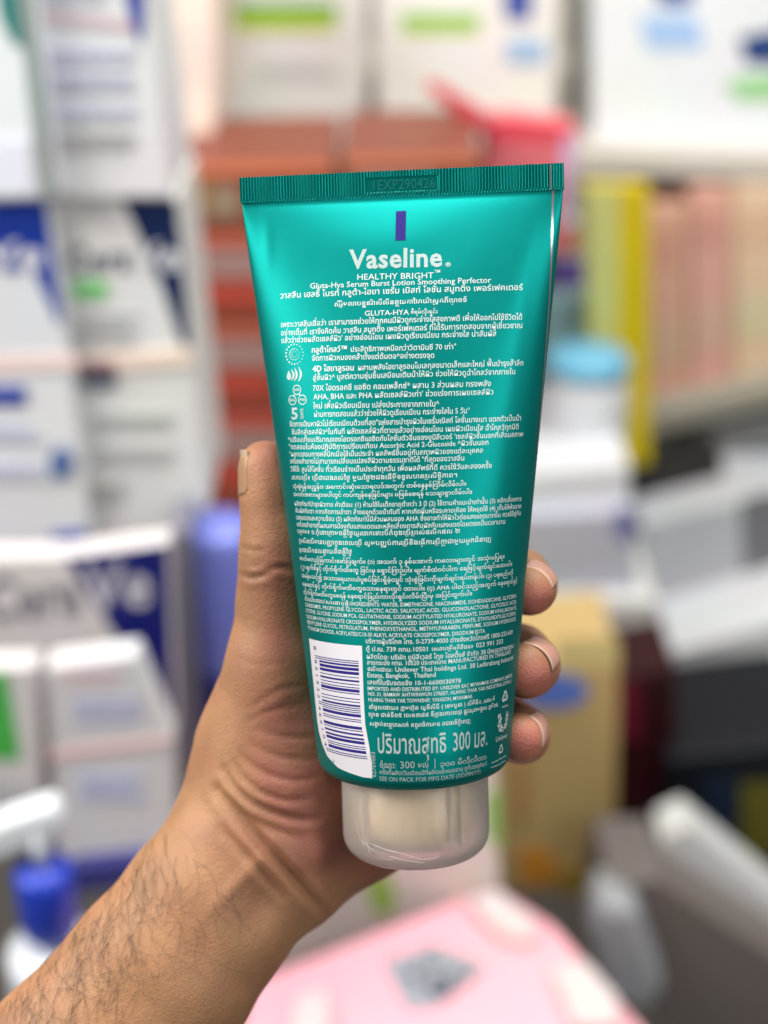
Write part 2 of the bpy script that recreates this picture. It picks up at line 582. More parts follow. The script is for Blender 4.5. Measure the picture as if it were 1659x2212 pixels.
mark(b, [(570, 2080), (720, 2030), (720, 2076), (600, 2140)], card(176, 164, 152), 'grey_foot_band')

# ---- left side
b = carton('carton', 'white carton with a teal strip in the top left corner', 'carton', [(-160, -140), (58, -140), (128, 430), (-120, 440)], .862, .1, card(224, 228, 232))
mark(b, [(-20, -80), (28, -80), (50, 100), (30, 96), (2, 40)], card(44, 120, 116), 'teal_strip')
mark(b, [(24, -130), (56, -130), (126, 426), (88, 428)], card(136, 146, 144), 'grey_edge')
mark(b, [(-100, 300), (62, 300), (70, 420), (-100, 424)], card(222, 226, 238), 'pale_blue_panel')
b = carton('carton', 'white carton with lilac print and a blue corner wedge at the upper left', 'carton', [(66, -140), (306, -140), (372, 428), (136, 432)], .878, .1, card(224, 224, 226))
mark(b, [(80, 22), (300, 48), (302, 70), (86, 46)], card(206, 178, 186), 'rose_band')
mark(b, [(256, -60), (308, -60), (312, 30), (306, 96), (290, 70)], card(62, 74, 160), 'blue_wedge')
tl = card(186, 186, 208)
text_rows(b, 92, -30, 250, 16, 2, tl)
text_rows(b, 92, 108, 288, 142, 1, tl, fill=.7)
text_rows(b, 100, 160, 300, 208, 2, tl)
text_rows(b, 104, 232, 290, 262, 1, tl, fill=.7)
text_rows(b, 118, 286, 296, 318, 1, card(172, 172, 174), fill=.9)

b = carton('carton', 'white carton with a bright blue diagonal and white lettering at the left edge', 'carton', [(-160, 418), (110, 414), (142, 700), (200, 1190), (-100, 1206)], .87, .1, card(218, 219, 222))
mark(b, [(-140, 436), (98, 432), (112, 540), (134, 690), (128, 700), (60, 560), (40, 590), (-120, 560)], card(22, 54, 150), 'blue_diagonal')
text_px(b, 'Ve', (-30, 580), (96, 574), 56, card(224, 224, 230))
mark(b, [(-100, 776), (166, 764), (168, 794), (-100, 806)], card(236, 208, 202), 'peach_band')
mark(b, rectpx(-60, 834, 56, 874), card(44, 66, 156), 'blue_label')
text_rows(b, -40, 918, 100, 966, 2, card(186, 190, 212))
text_rows(b, -40, 1000, 110, 1040, 2, card(192, 194, 216))
ov = [(133 + 26 * math.cos(t), 998 + 34 * math.sin(t)) for t in np.linspace(0, 2 * math.pi, 24, endpoint=False)]
mark(b, ov, card(82, 108, 158), 'blue_disc')
mark(b, [(112, 1150), (184, 1142), (198, 1186), (124, 1192)], card(70, 78, 160), 'blue_corner')
b = carton('carton', 'white carton with a navy diagonal wedge and dark lettering left of the tube', 'carton', [(116, 420), (382, 424), (412, 730), (452, 1096), (376, 1142), (202, 1182)], .885, .1, card(222, 222, 219))
mark(b, [(264, 430), (380, 432), (394, 560), (410, 750), (398, 762), (350, 620)], card(14, 34, 78), 'navy_wedge')
text_px(b, 'Cera', (142, 590), (286, 582), 56, card(92, 98, 112))
text_px(b, 'Ve', (290, 588), (392, 578), 60, card(222, 222, 226))
mark(b, rectpx(158, 608, 232, 642), card(110, 200, 112), 'green_label')
text_rows(b, 160, 676, 300, 752, 4, card(184, 186, 188))
mark(b, [(176, 770), (416, 750), (418, 786), (180, 802)], card(238, 216, 200), 'peach_band')
mark(b, rectpx(164, 776, 250, 802), card(150, 116, 122), 'mauve_label')
mark(b, rectpx(176, 808, 250, 832), card(56, 78, 96), 'dark_label')
text_rows(b, 196, 890, 366, 930, 2, card(186, 190, 186))
text_rows(b, 200, 960, 380, 996, 2, card(192, 194, 194))
mark(b, rectpx(200, 1040, 262, 1066), card(170, 168, 162), 'grey_stamp')

# the stepped front cartons
b = carton('carton', 'deep blue and white carton with large blurred lettering left of the thumb', 'carton', [(-140, 1206), (140, 1202), (364, 1170), (380, 1600), (-140, 1640)], .78, .02, card(204, 198, 198))
mark(b, [(142, 1206), (360, 1176), (376, 1580), (362, 1556), (296, 1440)], card(8, 18, 100), 'navy_diagonal')
text_px(b, 'Cera', (-36, 1340), (176, 1322), 92, card(122, 118, 128))
text_px(b, 'Ve', (188, 1316), (330, 1302), 96, card(186, 182, 192))
b = carton('carton', 'grey slab painted as the dark gap between the deep blue carton and the lilac bottle', 'carton', [(362, 1152), (410, 1146), (428, 1660), (384, 1664)], .82, .05, card(112, 110, 124))  # added slab for the blue carton's side, dark gap put into its grey
b = carton('carton', 'white carton with a bright green panel at the lower left edge', 'carton', [(-140, 1444), (76, 1440), (94, 1812), (-120, 1820)], .735, .02, card(206, 202, 200))
mark(b, [(-100, 1452), (14, 1452), (44, 1640), (-100, 1640)], card(70, 170, 74), 'green_panel')
text_rows(b, -20, 1690, 80, 1760, 3, card(180, 180, 186))
b = carton('carton', 'pale carton with rose and lilac print in front of the deep blue carton', 'carton', [(98, 1440), (294, 1414), (372, 1600), (378, 1846), (124, 1862)], .74, .02, card(208, 206, 206))
text_rows(b, 140, 1448, 280, 1490, 2, card(206, 176, 180))
text_rows(b, 160, 1510, 310, 1568, 3, card(170, 172, 208))
mark(b, [(104, 1622), (368, 1590), (370, 1606), (106, 1640)], card(222, 188, 188), 'rose_band')
text_rows(b, 170, 1672, 316, 1736, 3, card(176, 180, 214))
b = carton('product_box', 'thin indigo box under the pale printed carton at the lower left', 'box', [(150, 1872), (376, 1848), (384, 1896), (160, 1936)], .73, .04, card(50, 50, 116))

# lilac bottle behind the thumb
r_, bx, z0, z1, rr = bottle('lotion_bottle', 'lilac blue bottle with a dark indigo label band behind the thumb', 'bottle', 500, 1130, 1560, 150, .86, card(116, 126, 206, .3))
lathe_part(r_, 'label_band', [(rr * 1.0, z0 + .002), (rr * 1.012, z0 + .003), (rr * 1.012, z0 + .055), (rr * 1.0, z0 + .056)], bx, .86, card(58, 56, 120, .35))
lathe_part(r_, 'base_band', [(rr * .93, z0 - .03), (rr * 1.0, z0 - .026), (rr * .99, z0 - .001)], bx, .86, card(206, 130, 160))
# pump bottle bottom left
r_, bx, z0, z1, rr = bottle('pump_bottle', 'white pump bottle with a royal blue collar at the lower left', 'bottle', 152, 2030, 2300, 196, .66, card(216, 218, 224, .3), neck=.5)
q0 = on_y(104, 2006, .66)
q1 = on_y(104, 1872, .66)
cr = 62 / FPX * np.dot(q0 - CAM, FW)
lathe_part(r_, 'collar', [(cr * .92, q0[2]), (cr, q0[2] + .003), (cr, q1[2] - .006), (cr * .9, q1[2])], bx, .66, card(34, 60, 178, .3))
h0 = on_y(100, 1872, .66)[2]
h1 = on_y(100, 1790, .66)[2]
lathe_part(r_, 'pump_stem', [(cr * .3, h0), (cr * .3, h1)], bx, .66, card(220, 224, 228, .3))
nz = prism([on_y(x, y, .655) for x, y in [(-60, 1812), (0, 1780), (110, 1744), (132, 1776), (126, 1812), (0, 1860), (-60, 1880)]], np.array([0, .018, 0]))
bevel(mesh_obj('pump_nozzle', nz[0], nz[1], card(226, 230, 234, .3), r_), .004)

# ------------------------------------------------------------------ the tube
TP = dict(D=358.715, tau=4.589, roll=1.5, yaw=7.286, a1=24.267, ac=-0.27, ox=864.58, oy=425.0, L=133.0)
PER = 157.0
TL = 140.6
def per(a, b):
    return math.pi * (3 * (a + b) - math.sqrt((3 * a + b) * (a + 3 * b)))
def solve_b(a):
    lo, hi = 0., 25.5
    for _ in range(40):
        m_ = (lo + hi) / 2
        if per(a, m_) < PER:
            lo = m_
        else:
            hi = m_
    return (lo + hi) / 2
A0 = PER / 3.9834
HS = np.linspace(0, TL, 283)
NSX = 629
SS = np.linspace(-PER / 2, PER / 2, NSX)
TX = np.zeros((len(HS), NSX))
TZ = np.zeros_like(TX)
ELL = []
for i, h in enumerate(HS):
    t = h / TP['L']
    a = A0 + (TP['a1'] - A0) * t + TP['ac'] * t * (1 - t) * 4
    a = min(a, PER / 3.984)
    bb = max(solve_b(a) * (1 - .38 * math.exp(-h / 11)), .55)
    # near the crimp the wall leaves the seal a little less steeply
    th = np.linspace(-math.pi, math.pi, 1441)
    x, z = a * np.sin(th), bb * np.cos(th)
    s = np.r_[0, np.cumsum(np.hypot(np.diff(x), np.diff(z)))]
    s = (s - s[-1] / 2) * PER / s[-1]
    T_ = np.interp(SS, s, th)
    q_ = np.clip((h - (TL - 3.6)) / 3.6, 0, 1)
    sh_ = 1 - 4.4 * (1 - math.sqrt(1 - q_ * q_ * .98)) / 23.6      # rounded shoulder above the cap
    TX[i], TZ[i] = a * np.sin(T_) * sh_, bb * np.cos(T_) * sh_
    ELL.append((a, bb))
# gentle hand dents in the foil (front wall only)
fr = np.clip(TZ / 6, 0, 1)
def dent(s0, h0, ws, wh, d, rot=0.):
    global TZ
    c, s_ = math.cos(rot), math.sin(rot)
    S, H = np.meshgrid(SS - s0, HS - h0)
    u, v = S * c + H * s_, -S * s_ + H * c
    TZ = TZ + fr * d * np.exp(-(u / ws) ** 2 - (v / wh) ** 2)
dent(-8, 9, 16, 6, .22)
dent(12, 12, 11, 6, -.2, -.5)
dent(-22, 16, 10, 7, -.2, .5)
dent(-2, 24, 18, 9, -.18)
dent(-33, 8, 1.5, 7, .3)
dent(-10, 60, 9, 22, .25)

S_, H_ = np.meshgrid(SS, HS)
line_ = np.interp(HS, [0, 8, 25, 60, 90], [33.5, 32, 29, 24, 22])
amp_ = np.interp(HS, [0, 4, 12, 35, 70, 95], [0, .25, .4, .3, .2, 0])
u_ = (S_ - line_[:, None]) / np.interp(HS, [0, 20, 90], [1.9, 2.6, 4.5])[:, None]
TZ = TZ + fr * amp_[:, None] * np.where(u_ < 0, np.exp(-(u_ / 1.8) ** 2), np.exp(-u_ ** 2))
t_, r0_, y_ = (math.radians(TP[k]) for k in ('tau', 'roll', 'yaw'))
ex = np.array([1, 0, 0.]); ea = np.array([0, -math.cos(t_), -math.sin(t_)]); en = np.array([0, -math.sin(t_), math.cos(t_)])
ex, en = math.cos(y_) * ex + math.sin(y_) * en, -math.sin(y_) * ex + math.cos(y_) * en
R_ = np.array([[math.cos(r0_), -math.sin(r0_), 0], [math.sin(r0_), math.cos(r0_), 0], [0, 0, 1]])
ex, ea, en = R_ @ ex, R_ @ ea, R_ @ en
TO = pxc(TP['ox'], TP['oy'], TP['D'])
def tube_w(x, h, z):
    x, h, z = np.broadcast_arrays(np.asarray(x, float), np.asarray(h, float), np.asarray(z, float))
    return c2w(TO + x[..., None] * ex + h[..., None] * ea + z[..., None] * en)
def bil(T, s, h):
    fi = np.clip(h / TL * (len(HS) - 1), 0, len(HS) - 1.001)
    fj = np.clip((s + PER / 2) / PER * (NSX - 1), 0, NSX - 1.001)
    i, j = fi.astype(int), fj.astype(int)
    u, v = fi - i, fj - j
    return T[i, j] * (1 - u) * (1 - v) + T[i + 1, j] * u * (1 - v) + T[i, j + 1] * (1 - u) * v + T[i + 1, j + 1] * u * v
def on_tube(s, h, off):
    """points printed on the tube wall: s mm round the wall from the middle of the face, h mm below the crimp"""
    s, h = np.asarray(s, float), np.asarray(h, float)
    x, z = bil(TX, s, h), bil(TZ, s, h)
    e = .3
    dx, dz = bil(TX, s + e, h) - bil(TX, s - e, h), bil(TZ, s + e, h) - bil(TZ, s - e, h)
    n = np.hypot(dx, dz) + 1e-9
    return tube_w(x - dz / n * off, h, z + dx / n * off)

tube = thing('squeeze_tube', 'teal metallic squeeze tube of lotion standing on its cloudy cap, held in the hand', 'tube', tube_w(0, 163, 0))

teal = mat('pearl_teal', (.0, .212, .192, 1), .47, .78, .2)
teal.node_tree.nodes['Principled BSDF'].inputs['Coat Weight'].default_value = .0
teal.node_tree.nodes['Principled BSDF'].inputs['Coat Roughness'].default_value = .16
n_, b_ = noise_bump(teal, 90, .10, .0004, 3)
silver = mat('silver_ink', (.36, .45, .44, 1), .42, .3)
silver2 = mat('silver_ink_bright', (.55, .63, .62, 1), .45, .2)
violet = mat('violet_ink', (.022, .016, .15, 1), .65, 0, .1)
white_ink = mat('white_ink', (.56, .54, .58, 1), .4)
foil = mat('bare_foil_edge', (.42, .46, .46, 1), .25, .9)

# body wall with its rounded shoulder
hh = list(np.arange(0, 4, .4)) + list(np.arange(4, TL - 3.6, 1.0)) + list(np.linspace(TL - 3.6, TL, 12))
js = np.arange(0, NSX - 1, 2)
V, F = [], []
rows = 0
for h in hh:
    ss = SS[js]
    V.append(tube_w(bil(TX, ss, np.full(len(ss), h)), h, bil(TZ, ss, np.full(len(ss), h))))
    rows += 1
hb = TL
for f in (.9, .75):
    V.append(tube_w(bil(TX, ss, np.full(len(ss), hb)) * f, TL, bil(TZ, ss, np.full(len(ss), hb)) * f))
    rows += 1
n = len(js)
V = np.vstack(V)
for i in range(rows - 1):
    for j in range(n):
        k = (j + 1) % n
        F.append([i * n + j, (i + 1) * n + j, (i + 1) * n + k, i * n + k])
F.append([(rows - 1) * n + j for j in range(n)])
mesh_obj('tube_body', V, F, teal, tube, True)

# crimped seal: fine vertical ribs, a flat date panel in the middle
xs = np.linspace(-A0, A0, 1081)
hs_ = np.array([-6.25, -6.15, -5.6, -4.75, -4.72, -3, -1.3, -1.27, -.5, -.02])
rib = .2 * np.sign(np.sin(xs / .735 * 2 * math.pi)) * np.abs(np.sin(xs / .735 * 2 * math.pi)) ** .6
V, F = [], []
for side in (1, -1):
    for h in hs_:
        hx = h
        z = np.full(len(xs), .55) + rib * (0 if h in (-6.25, -.02) else 1)
        if -4.73 < h < -1.29:
            z = np.where((xs > -8.2) & (xs < 9.2), .36, z)
        V.append(tube_w(xs + 0, hx, z * side))
V = np.vstack(V)
nx, nh = len(xs), len(hs_)
for sd in (0, 1):
    o_ = sd * nx * nh
    for i in range(nh - 1):
        for j in range(nx - 1):
            q = [o_ + i * nx + j, o_ + (i + 1) * nx + j, o_ + (i + 1) * nx + j + 1, o_ + i * nx + j + 1]
            F.append(q if sd == 0 else q[::-1])
o2 = nx * nh
for j in range(nx - 1):
    F.append([j, j + 1, o2 + j + 1, o2 + j])
for i in range(nh - 1):
    for j in (0, nx - 1):
        q = [i * nx + j, o2 + i * nx + j, o2 + (i + 1) * nx + j, (i + 1) * nx + j]
        F.append(q if j == 0 else q[::-1])
crimp_mat = mat('pearl_teal_crimp', (.0, .215, .19, 1), .34, .75, .3)
crimp = mesh_obj('crimp_seal', V, F, crimp_mat, tube, False)

class Ink:
    """collects printed shapes in (s, h) millimetres and links them as one mesh"""
    def __init__(self):
        self.V, self.F, self.n = [], [], 0
    def add(self, sh, faces, lay=0, base=.07):
        sh = np.asarray(sh, float)
        off = base + .01 * np.asarray(lay, float) * np.ones(len(sh))
        self.V.append(on_tube(sh[:, 0], sh[:, 1], off))
        self.F += [[k + self.n for k in f] for f in faces]
        self.n += len(sh)
    def line(self, t, s0, h0, s1, h1, size, bold=1, sm=None, hm=None, squeeze=True):
        """one line of lettering from (s0,h0) to (s1,h1); size = em in mm"""
        items, w = layout(t, bold)
        L = s1 - s0
        if any(ord(c) > 0xe00 for c in t):
            size *= .88
        if bold == 2 and ord(t[-1]) > 0x250:
            items = items + [(v + [.035, 0], f, isl + 2) for v, f, isl in items]
        for v, f, isl in items:
            u = v[:, 0] / w
            self.add(np.stack([s0 + u * L, h0 + (h1 - h0) * u - v[:, 1] * size], 1), f, isl)
    def vline(self, t, s, h0, h1, size, bold=1):
        """lettering turned to read along the tube, from h0 to h1"""
        items, w = layout(t, bold)
        for v, f, isl in items:
            u = v[:, 0] / w
            d = 1 if h1 > h0 else -1
            self.add(np.stack([s + d * v[:, 1] * size, h0 + (h1 - h0) * u], 1), f, isl)
    def grid(self, fn, nu, nv, base=.05, lay=0):
        u, v = np.meshgrid(np.linspace(0, 1, nu), np.linspace(0, 1, nv))
        sh = np.array([fn(a, b_) for a, b_ in zip(u.ravel(), v.ravel())])
        f = []
        for i in range(nv - 1):
            for j in range(nu - 1):
                f.append([i * nu + j, (i + 1) * nu + j, (i + 1) * nu + j + 1, i * nu + j + 1])
        self.add(sh, f, lay, base)
    def rect(self, s0, h0, s1, h1, base=.07):
        nu = max(2, int(abs(s1 - s0) / .8) + 2)
        nv = max(2, int(abs(h1 - h0) / .6) + 2)
        self.grid(lambda a, b_: (s0 + (s1 - s0) * a, h0 + (h1 - h0) * b_), nu, nv, base)
    def disc(self, s, h, r, rs=None, n=12):
        rs = rs or r
        t = np.linspace(0, 2 * math.pi, n, endpoint=False)
        self.add(np.stack([s + rs * np.cos(t), h + r * np.sin(t)], 1), [list(range(n))[::-1]])
    def ring(self, s, h, r, w, n=28, a0=0, a1=2 * math.pi):
        t = np.linspace(a0, a1, n)
        o = np.stack([s + r * np.cos(t), h + r * np.sin(t)], 1)
        i_ = np.stack([s + (r - w) * np.cos(t), h + (r - w) * np.sin(t)], 1)
        self.add(np.vstack([o, i_]), [[k, k + 1, n + k + 1, n + k][::-1] for k in range(n - 1)])
    def poly(self, pts, lay=0):
        self.add(np.array(pts, float), [list(range(len(pts)))], lay)
    def stroke(self, pts, w):
        pts = np.array(pts, float)
        for a, b_ in zip(pts[:-1], pts[1:]):
            d = b_ - a
            nn = np.array([-d[1], d[0]]) / (np.hypot(*d) + 1e-9) * w / 2
            self.add([a + nn, b_ + nn, b_ - nn, a - nn], [[0, 1, 2, 3]])
    def build(self, name, m, parent):
        o = mesh_obj(name, np.vstack(self.V), self.F, m, parent)
        return o

# violet registration mark and side seam
k = Ink(); k.rect(-.9, 3.65, 1.6, 10.9, .1); k.build('eye_mark', violet, tube)
k = Ink()
k.grid(lambda a, b_: (36.35 + .55 * a + .5 * b_ ** .5, .1 + 62 * b_), 3, 90, .09)
k.build('side_seam', foil, tube)
V = [tube_w(x, h, .78) for h in (-6.25, -.05) for x in (36.0, 36.5)]
mesh_obj('seam_end', np.array(V), [[0, 2, 3, 1]], foil, tube)

# embossed date
def emboss(t, x0, x1, h, size):
    items, w = layout(t, 1)
    VV, FF, c = [], [], 0
    for v, f, isl in items:
        x = x0 + v[:, 0] / w * (x1 - x0)
        top = tube_w(x, h - v[:, 1] * size, np.full(len(x), .56) + .01 * isl)
        VV.append(top)
        FF += [[q + c for q in g] for g in f]
        c += len(x)
    return np.vstack(VV), FF
V, F = emboss('1EXP290426', -7.0, 8.7, -1.75, 3.4)
mesh_obj('embossed_date', V, F, mat('pearl_teal_emboss', (.02, .29, .26, 1), .3, .7), tube)
V, F, c = [], [], 0
for i in range(20):
    x = -7.9 + i * .86
    q = tube_w([x - .2, x + .2, x + .2, x - .2, x], [-1.2, -1.2, -.85, -.85, -1.02], [.6, .6, .6, .6, .86])
    V.append(q); F += [[c, c + 4, c + 1], [c + 1, c + 4, c + 2], [c + 2, c + 4, c + 3], [c + 3, c + 4, c]]; F[-4:] = [f[::-1] for f in F[-4:]]; c += 5
mesh_obj('embossed_dots', np.vstack(V), F, mat('pearl_teal_dots', (.1, .45, .4, 1), .2, .6), tube)

# brand and product names
k = Ink()
k.line('Vaseline', -11.9, 17.3, 10.6, 17.55, 6.5, 2)
k.build('brand_lettering', silver, tube)
k = Ink()
k.line('®', 11.2, 17.75, 12.5, 17.75, 1.5, 1)
k.line('HEALTHY BRIGHT', -10.2, 20.15, 8.4, 20.4, 2.05, 0)
k.line('TM', 8.6, 19.1, 10.0, 19.1, 1.0, 1)
k.line('Gluta-Hya Serum Burst Lotion Smoothing Perfector', -21.9, 21.75, 22.1, 21.85, 1.9, 1)
k.line('วาสลีน เฮลธี้ ไบรท์ กลูต้า-ไฮยา เซรั่ม เบิสท์ โลชั่น สมูทติ้ง เพอร์เฟคเตอร์', -29.7, 23.75, 29.8, 23.75, 2.25, 1)
k.line('សឺរ៉ូមលាបខ្លួនវ៉ាសឺលីនគ្លុយតាហៃយ៉ាស្មូតភឺហ្វេចទ័', -15.7, 26.3, 16.4, 26.3, 1.75, 1)
k.line('GLUTA-HYA', -8.2, 28.85, 2.5, 28.9, 1.75, 1)
k.line('စီရမ်လိုးရှင်း', 2.9, 28.7, 9.4, 28.8, 1.45, 1)
k.build('product_name_text', silver2, tube)

# claims with their pictograms
k = Ink()
k.line('เพราะวาสลีนเชื่อว่า เราสามารถช่วยให้ทุกคนมีผิวดูกระจ่างใสสุขภาพดี เพื่อให้ออกไปใช้ชีวิตได้', -29.8, 30.75, 29.7, 30.75, 2.1)
k.line('อย่างเต็มที่ เราจึงคิดค้น วาสลีน สมูทติ้ง เพอร์เฟคเตอร์ ที่ได้รับการทดสอบจากผู้เชี่ยวชาญ', -29.8, 32.75, 29.8, 32.75, 2.1)
k.line("แล้วว่าช่วยผลัดเซลล์ผิว' อย่างอ่อนโยน เผยผิวดูเรียบเนียน กระจ่างใส น่าสัมผัส", -29.8, 34.55, 23.3, 34.55, 2.1)
k.line('กลูต้าโกลว์™', -21.5, 37.2, -12.3, 37.2, 2.2, 2)
k.line('ประสิทธิภาพเหนือกว่าวิตามินซี 70 เท่า⁺', -11.6, 37.3, 13.8, 37.4, 2.05)
k.line('จัดการผิวหมองคล้ำตั้งแต่ต้นตอ^อย่างตรงจุด', -21.4, 39.1, 8.6, 39.3, 2.05)
k.line('4D ไฮยาลูรอน', -21.2, 41.7, -10.6, 41.75, 2.2, 2)
k.line('ผสานพลังไฮยาลูรอนโมเลกุลขนาดเล็กและใหญ่ ฟื้นบำรุงล้ำลึก', -9.8, 41.75, 30.2, 41.6, 2.05)
k.line('สู่ชั้นผิว^ บูสต์ความชุ่มชื้นเสมือนเติมน้ำให้ผิว ช่วยให้ผิวดูฉ่ำโกลว์จากภายใน', -21.2, 43.75, 28.1, 43.6, 2.05)
k.line('70X ไฮดรอกซี แอซิด คอมเพล็กซ์* ผสาน 3 ส่วนผสม ทรงพลัง', -21.3, 46.3, 22, 46.3, 2.15)
k.line("AHA, BHA และ PHA ผลัดเซลล์ผิวเก่า' ช่วยเร่งการเผยเซลล์ผิว", -21.1, 48.35, 22.6, 48.25, 2.1)
k.line('ใหม่ เพื่อผิวเรียบเนียน เปล่งประกายจากภายใน^', -21.2, 50.5, 9.6, 50.7, 2.1)
k.line('ผ่านการทดสอบแล้วว่าช่วยให้ผิวดูเรียบเนียน กระจ่างใสใน 5 วัน°', -21.1, 52.5, 16.8, 52.5, 2.05)
k.build('claims_text', silver2, tube)
k = Ink()
for ri, (R0, nd) in enumerate(((.72, 13), (1.35, 15), (2.4, 18))):
    for q in range(nd):
        a = 2 * math.pi * (q + .5) / nd
        sz = (.07, .12, .17)[ri] * (1 - .32 * math.cos(a))
        k.disc(-26.1 + R0 * math.cos(a), 37.4 + R0 * math.sin(a), sz, n=10)
k.build('dotted_sun_pictogram', silver2, tube)
k = Ink()
def drop(cx, top, bot, w):
    t = np.linspace(-math.pi, math.pi, 26)[:-1]
    y = (np.cos(t) + 1) / 2           # 1 at the tip
    x = w * np.sin(t) * np.sin((1 - y) * math.pi / 2) ** .8
    return np.stack([cx + x, bot - (bot - top) * y], 1)
d0 = drop(-27.9, 41.2, 43.5, .8)
k.poly(d0[::-1])
for cx, tp, bt in ((-27.0, 40.85, 43.65), (-26.1, 40.55, 43.8), (-24.95, 40.25, 43.95)):
    t = np.linspace(0, 1, 9)
    outer = [(cx - .1 + 1.15 * math.sin(math.pi * q) * (.6 + .4 * q), tp + (bt - tp) * q) for q in t]
    inner = [(cx - .1 + .55 * math.sin(math.pi * q) * (.6 + .4 * q) - .25 * q, tp + .25 + (bt - tp - .3) * q) for q in t]
    nn = len(t)
    k.add(np.array(outer + inner), [[i, i + 1, nn + i + 1, nn + i] for i in range(nn - 1)])
k.build('water_drops_pictogram', silver, tube)
k = Ink()
for s, h, t in ((-25.7, 45.95, 'AHA'), (-27.15, 48.4, 'BHA'), (-24.2, 48.35, 'PHA')):
    k.ring(s, h, 1.2, .17)
    k.line(t, s - .82, h + .3, s + .82, h + .3, .95, 1)
k.stroke([(-26.25, 47.0), (-26.6, 47.35)], .17)
k.stroke([(-25.15, 47.0), (-24.8, 47.3)], .17)
k.build('acid_trio_pictogram', silver2, tube)
k = Ink()
k.line('5', -27.8, 52.95, -25.4, 52.98, 3.9, 2)
k.vline('DAYS', -24.05, 52.9, 50.45, 1.2, 2)
k.build('five_days_pictogram', silver, tube)

